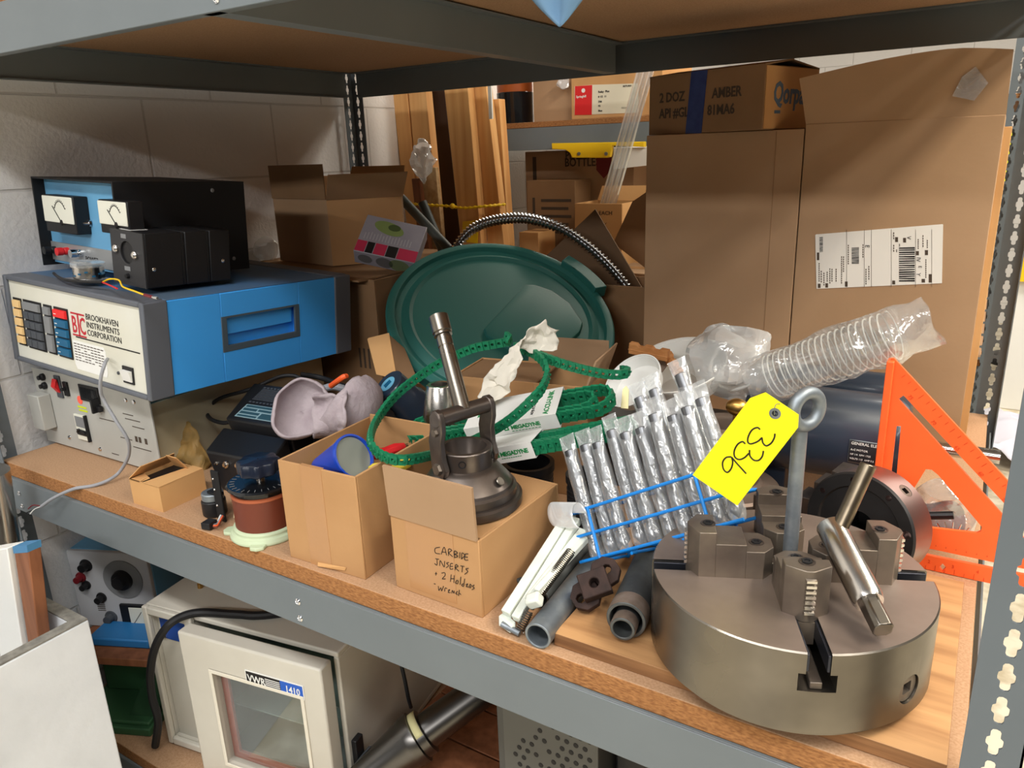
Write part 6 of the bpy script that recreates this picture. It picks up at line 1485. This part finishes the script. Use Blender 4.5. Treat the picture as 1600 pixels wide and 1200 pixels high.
for px, py0, py1, yy, m_, nm in ((1578, 205, 290, 3.9, 'lime', 'lime yellow board standing on the far floor, seen past the labelled carton'), (1560, 330, 400, 4.1, 'yellow_p', 'amber board standing on the far floor, seen through the back right post')):
    a_ = at(px - 14, py1, y=yy); b_ = at(px + 14, py0, y=yy); t = thing('safety_board', nm, 'board', (a_.x, yy, FL))
    MB().bx(a_.x, b_.x, yy, yy + .03, a_.z, b_.z).build('sign_face', M[m_], t); MB().bx((a_.x + b_.x) / 2 - .015, (a_.x + b_.x) / 2 + .015, yy + .03, yy + .05, FL, b_.z).build('support_post', M['galv'], t)

# pale blue cloth tip hanging in from the shelf above
b_ = MB(); q0, q1, q2 = at(775, -60, y=.672), at(965, -60, y=.672), at(872, 40, y=.668)
def clf(u, v): return q0.lerp(q1, .5 + (u - .5) * (1 - v * .92)).lerp(q2, v) * 1.0 + V((0, .006 * math.sin(9 * u), 0)) if v < 1 else q2
b_.grid(lambda u, v: (q0.lerp(q1, u)) * (1 - v) + q2 * v + V((0, -.008 * math.sin(10 * u) * (1 - v), 0)), 20, 16).noise(.006, 30, 4)
tag(b_.build('cloth', M['cloth_blue'], thick=.0015), 'pale blue cloth corner hanging from the overhead shelf beam', 'cloth')
# ------------------------------------------------------------------ lower shelf and the block in front
OQ = rz(9.2, (-1.428, .751, LOW + .0005)); bw, bd_, bh = .49, .40, .359
t = thing('vacuum_oven', 'cream laboratory vacuum oven with a glass door on the lower shelf', 'oven', OQ)
b = MB().bx(0, bw, .012, bd_, bh - .012, bh).bx(0, bw, .012, bd_, .006, .02).bx(0, .012, .012, bd_, .02, bh - .012).bx(bw - .012, bw, .012, bd_, .02, bh - .012).bx(.012, bw - .012, bd_ - .01, bd_, .02, bh - .012).bx(.120, .132, .012, bd_ - .01, .02, bh - .012)
b.bx(.0, .014, 0, .012, .006, bh).bx(.014, .120, 0, .012, bh - .018, bh).bx(.014, .120, 0, .012, .006, .024).bx(.116, .136, 0, .012, .006, bh)
b.build('body', M['cream'], t, True, .003)
MB().bx(.014, .120, .022, .026, .02, bh - .012).build('control_panel', mat('recess_cream', (190, 186, 174), .5), t, True)
MB().bx(.022, .118, .0205, .022, bh - .085, bh - .03).build('blue_panel', mat('panel_blue', (34, 72, 150), .45), t, True)
MB().lathe([(.009, 0), (.009, .004), (.006, .006), (0, .006)], frz((.028, .0205, bh - .075), (0, -1, 0)), 18).build('knob', M['chrome'], t, True)
for x in (.068, .100): MB().lathe([(.006, 0), (.006, .010), (.0045, .011), (.0045, .03), (0, .03)], Matrix.Translation((x, .10 + (x - .068), bh)), 16).build('vent_pin', M['brass'], t, True)
f = MB()
# door frame round the window
dx0, dx1, dz0, dz1 = .138, .486, .008, bh - .004
wx0, wx1, wz0, wz1 = .212, .436, .052, bh - .078
ring = lambda x0, x1, z0, z1: [(x0, z0), (x1, z0), (x1, z1), (x0, z1)]
Dm = fr((0, 0, 0), (1, 0, 0), (0, 0, 1))
door = MB().ringplate(ring(dx0, dx1, dz0, dz1), ring(wx0, wx1, wz0, wz1), Dm @ Matrix.Translation((0, 0, .003)), .034).build('door', M['cream'], t, True, .004)
MB().ringplate(ring(wx0 - .004, wx1 + .004, wz0 - .004, wz1 + .004), ring(wx0 + .004, wx1 - .004, wz0 + .004, wz1 - .004), Dm @ Matrix.Translation((0, 0, .0372)), .0025).build('window_trim', mat('cream_trim', (222, 216, 200), .4), door, True, .001)
MB().ringplate(ring(wx0 + .001, wx1 - .001, wz0 + .001, wz1 - .001), ring(wx0 + .018, wx1 - .018, wz0 + .018, wz1 - .018), Dm @ Matrix.Translation((0, 0, .010)), .006).build('gasket', mat('red_gasket', (150, 74, 62), .7), door, True)
MB().bx(wx0, wx1, -.026, -.022, wz0, wz1).build('window_glass', M['glass'], door, True)
nq = Dm @ Matrix.Translation((0, 0, .0371))
pl = MB().bx(.304, .442, -.0386, -.0371, bh - .082, bh - .050).build('nameplate', M['white'], door, True)
MB().bx(.306, .388, -.0390, -.0386, bh - .080, bh - .052).build('plate_field', M['ink'], pl, True)
MB().bx(.388, .440, -.0390, -.0386, bh - .080, bh - .052).build('plate_field', mat('plate_blue', (32, 90, 190), .4), pl, True)
words('VWR', .0235, nq @ Matrix.Translation((.309, bh - .0745, .002)), M['white'], pl, 'maker_name', True, sx=.82, bold=.0003)
for k in range(5): MB().bx(.352, .387, -.0394, -.0390, bh - .0755 + k * .0042, bh - .0738 + k * .0042).build('stripe', M['white'], pl, True)
words('1410', .0205, nq @ Matrix.Translation((.399, bh - .0735, .002)), M['white'], pl, 'model_number', True, sx=.85, bold=.0003)
# inside of the chamber
MB().bx(.150, .476, .03, .34, .022, .028).bx(.150, .156, .03, .34, .028, bh - .03).bx(.470, .476, .03, .34, .028, bh - .03).bx(.156, .470, .334, .34, .028, bh - .03).build('chamber', mat('chamber_steel', (150, 160, 156), .4, .5), t, True)
for z in (.12, .19): MB().bx(.160, .466, .05, .33, z, z + .003).build('chamber_shelf', mat('glass_shelf', (186, 206, 198), .15, 0, trans=.6), t, True)
Mi_ = OQ.inverted()
l = MB().bx(bw, bw + .012, .02, .045, .05, .15).build('latch', M['black'], t, True, .002)
MB().bx(bw + .012, bw + .02, -.03, .06, .085, .11).build('latch_lever', M['key_dk'], t, True, .003)
def lowcable(label, pts, r, name='black_hose', m='rubber'): return tag(MB().tube(smooth_path(pts, 8), r, 10).build(name, M[m]), label, 'hose')
lowcable('black hose curving over the oven top and down its left side', [V((-1.00, 1.0, -.2815)), at(425, 960, z=-.2815), at(370, 960, z=-.2815), at(318, 957, z=-.2812), at(288, 962, z=-.281), at(262, 978, y=.738), at(243, 1010, y=.728), at(235, 1050, y=.725), at(238, 1090, y=.722), at(247, 1125, y=.722), V((-1.43, .722, -.63))], .0085)
lowcable('thin black cord hanging behind the oven on the right', [at(625, 1030, y=.95), at(632, 1060, y=.95), at(638, 1090, y=.95), at(642, 1105, y=.96)], .004, 'black_cable')
o = MB().ball((-1.10, 1.02, -.2585), .075, 32, 16, (1.1, 1, .42)).build('red_dome', M['darkred']); tag(o, 'dark red rounded housing on top of the oven under the beam', 'housing')
# oscillator on its board
UQ = rz(24, (-1.772, .785, -.4735)); w, d, h = .205, .16, .205
t = thing('oscillator', 'grey signal generator with a big dial and meter, left of the oven', 'instrument', UQ)
MB().bx(0, w, .012, d, .004, h).build('case', M['blue2'], t, True, .003)
MB().bx(0, w, 0, .012, 0, h).build('front_panel', mat('pale_panel', (188, 190, 194), .45), t, True, .002)
MB().bx(.07, w + .02, -.075, -.004, 0, .022).build('case_lid', mat('deep_blue_enamel', (42, 112, 170), .4), t, True, .004)
dl = MB().lathe([(.050, 0), (.050, .003), (0, .003)], frz((w * .66, 0, h * .66), (0, -1, 0)), 44).build('dial_plate', M['key_gr'], t, True)
MB().lathe([(.026, .003), (.024, .012), (.016, .014), (.015, .024), (0, .025)], frz((w * .66, 0, h * .66), (0, -1, 0)), 28).build('dial_knob', M['black'], t, True)
for x, z, m_, r in ((.22, .82, 'black', .011), (.12, .66, 'darkred', .009), (.17, .56, 'black', .008), (.33, .40, 'black', .009), (.40, .14, 'key_dk', .011)):
    MB().lathe([(r * 1.5, 0), (r * 1.4, .003), (r, .004), (r * .9, .018), (0, .019)], frz((w * x, 0, h * z), (0, -1, 0)), 18).build('knob', M[m_], t, True)
m_ = MB().bx(w * .56, w * .97, -.008, 0, h * .04, h * .34).build('meter', M['black'], t, True, .002)
MB().bx(w * .68, w * .95, -.010, -.008, h * .07, h * .31).build('meter_face', M['screen'], m_, True, .001)
MB().tube([(w * .72, -.0104, h * .10), (w * .84, -.0104, h * .26)], .0007, 5).build('needle', M['ink'], m_, True)
for k in range(5): MB().bx(w * .25, w * .35, -.0006, 0, h * (.22 + .025 * k), h * (.228 + .025 * k)).build('legend', M['ink2'], t, True)
tag(MB().bx(-.0, .36, 0, .24, -.020, 0, rz(24, (-1.705, .692, -.4742))).build('plank', M['wood_br'], bev=.002), 'brown plank on the green machine carrying the signal generator', 'plank')
GQ = rz(24, (-1.66, .645, LOW + .0005))
t = thing('green_machine', 'dark green cast machine frame on the lower shelf under the plank', 'machine', GQ)
MB().bx(.0, .20, .02, .26, 0, .02).bx(.006, .194, .03, .25, .02, .03).build('base', M['green_mach'], t, True, .003)
MB().prism([V((.13, .05, .03)), V((.19, .05, .03)), V((.19, .20, .150)), V((.15, .20, .150))], (.012, 0, 0)).build('rib', M['green_mach'], t, True, .001)
MB().bx(.02, .18, .13, .25, .03, .150).build('column', M['green_mach'], t, True, .004)
# taper tool holder on a dark crate
p0, p1, p2 = at(556, 1222, y=.80), at(655, 1150, y=.90), at(775, 1082, y=1.01)
ax = (p1 - p0).normalized(); Q = frz(p1, ax)
t = thing('taper_holder', 'large steel taper tool holder lying on a crate right of the oven', 'tool holder', Q)
L1 = (p1 - p0).length; L2 = (p2 - p1).length
MB().lathe([(0, -L1), (.026, -L1), (.048, -.022), (.050, -.018), (.0505, -.002), (.044, .0), (.044, .016), (.034, .018), (.033, L2), (0, L2)], n=56).build('body', mat('shade_toned_steel', (104, 102, 100), .3, 1), t, True)  # steel toned down so its colour holds the lower shelf's shadow
MB().grid(lambda u, v: V(((.0452) * math.cos(-2.5 + 1.5 * u), (.0452) * math.sin(-2.5 + 1.5 * u), .0005 + .015 * v)), 10, 2).build('tape_label', mat('masking_tape', (206, 200, 150), .7), t, True, thick=.0006)
zc = min(p0.z, p1.z, p2.z) - .055
t = thing('wooden_crate', 'dark stained wooden crate under the taper tool holder', 'crate', (-.93, .80, LOW)); w, d, h = .36, .42, .085
for k in range(4): MB().bx(0, w, k * .105, k * .105 + .10, h - .012, h).build('slat', M['wood_br'], t, True, .001)
MB().bx(0, w, .0, .012, 0, h - .012).bx(0, w, d - .012, d, 0, h - .012).bx(0, .012, .012, d - .012, 0, h - .012).bx(w - .012, w, .012, d - .012, 0, h - .012).build('sides', M['wood_br'], t, True, .001)
# perforated cabinet
t = thing('vented_cabinet', 'grey cabinet with rows of round vent holes under the shelf beam', 'cabinet', (-.56, .82, LOW)); w, d, h = .165, .3, .46
MB().bx(0, w, .002, d, 0.0, h).bx(-.016, -.001, .004, d, 0, h).build('case', mat('shade_toned_case', (84, 84, 82), .5, .4), t, True, .002)  # case colour darkened to carry the shadow of the lower shelf
MB().bx(-.001, w, 0, .002, 0, h).build('front_plate', mat('shade_toned_plate', (96, 96, 93), .5, .5), t, True)  # plate colour darkened for the same shelf shadow
random.seed(3)
for r in range(12):
    for c_ in range(9):
        if (r * 7 + c_ * 3) % 11 in (0, 4) or abs(c_ - (9 - r)) > 4: continue
        MB().lathe([(.0042, 0), (.0042, .0006), (0, .0006)], frz((.02 + c_ * .0155 + (r % 2) * .0075, 0, h - .03 - r * .0165), (0, -1, 0)), 12).build('vent_hole', M['rubber'], t, True)
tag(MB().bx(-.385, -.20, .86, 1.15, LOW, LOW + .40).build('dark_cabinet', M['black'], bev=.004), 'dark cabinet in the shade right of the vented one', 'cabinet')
tag(MB().bx(-.195, -.06, .80, 1.1, LOW, LOW + .50).build('brown_carton', M['card2'], bev=.002), 'brown carton on the lower shelf at the right', 'box')
# concrete block in front with boards standing in it
bx1, by1, bz1 = -1.328, .600, -.196; wall_t = .024
t = thing('concrete_planter', 'white painted hollow concrete block with a bare grey rim standing in front of the rack', 'concrete block', (-1.55, .35, FL))
def hollow(b, z0, z1, e=0):
    X0_, X1_, Ya, Yb = -1.80, bx1 + e, -.10, by1 + e
    b.ringplate([(X0_, Ya), (X1_, Ya), (X1_, Yb), (X0_, Yb)], [(X0_ + wall_t, Ya + wall_t), (bx1 - wall_t, Ya + wall_t), (bx1 - wall_t, by1 - wall_t), (X0_ + wall_t, by1 - wall_t)], Matrix.Translation((0, 0, z0)), z1 - z0); return b
hb_ = hollow(MB(), FL, bz1 - .004); hb_.build('painted_body', M['concrete'], t, bev=.003)
hollow(MB(), bz1 - .004, bz1, -.001).build('bare_rim', M['concrete_rim'], t, bev=.001)
def leaning(label, tl, tr, bl, br, Y, th, m, name='board', cap=None):
    a0, a1, b0, b1 = at(*tl, y=Y), at(*tr, y=Y), at(*bl, y=Y), at(*br, y=Y)
    def ext(p, q): s = (FL + .002 - p.z) / (q.z - p.z); s = min(s, (p.z + .5) / (p.z - q.z)); return p + (q - p) * s
    c0, c1 = ext(a0, b0), ext(a1, b1); d_ = V((0, -th, 0))
    t = thing(name, label, 'board', c0)
    MB().hexa([c0, c1, c1 + d_, c0 + d_, a0, a1, a1 + d_, a0 + d_]).build('plank_body', M[m], t, bev=.002)
    if cap:
        e0, e1 = a0 + (a0 - c0).normalized() * .0 + (c0 - a0).normalized() * .014, a1 + (c1 - a1).normalized() * .014; g = V((0, -.0008, 0)); s_ = (a1 - a0).normalized() * .0008
        MB().hexa([e0 - s_ - g, e1 + s_ - g, e1 + s_ + d_ + g, e0 - s_ + d_ + g, a0 - s_ - g + V((0, 0, .0008)), a1 + s_ - g + V((0, 0, .0008)), a1 + s_ + d_ + g + V((0, 0, .0008)), a0 - s_ + d_ + g + V((0, 0, .0008))]).build('painted_end', mat('blue_end_paint', (70, 130, 176), .5), t)
leaning('reddish brown board with a blue painted end standing in the concrete block', (41, 846), (63, 844), (61, 986), (78, 980), .560, .022, 'wood_br', 'wooden_board', True)
leaning('white painted board standing in the concrete block, next to the brown one', (2, 851), (38, 845), (25, 1010), (59, 990), .560, .03, 'white', 'white_board')
leaning('white painted board at the left edge of the concrete block', (-45, 858), (-1, 852), (-20, 1030), (20, 1012), .560, .03, 'white', 'white_board')
tag(MB().cyl(at(-12, 735, y=.62), at(14, 905, y=.62) , .03, n=36).build('metal_duct', M['steel_bright']), 'shiny round metal duct at the left edge beside the rack post', 'duct')
# ------------------------------------------------------------------ lift the layout so that the floor lies at z = 0
bpy.context.view_layer.update()
for o in list(SC.objects):
    if o.parent is None: o.matrix_world = Matrix.Translation((0, 0, SHELF)) @ o.matrix_world
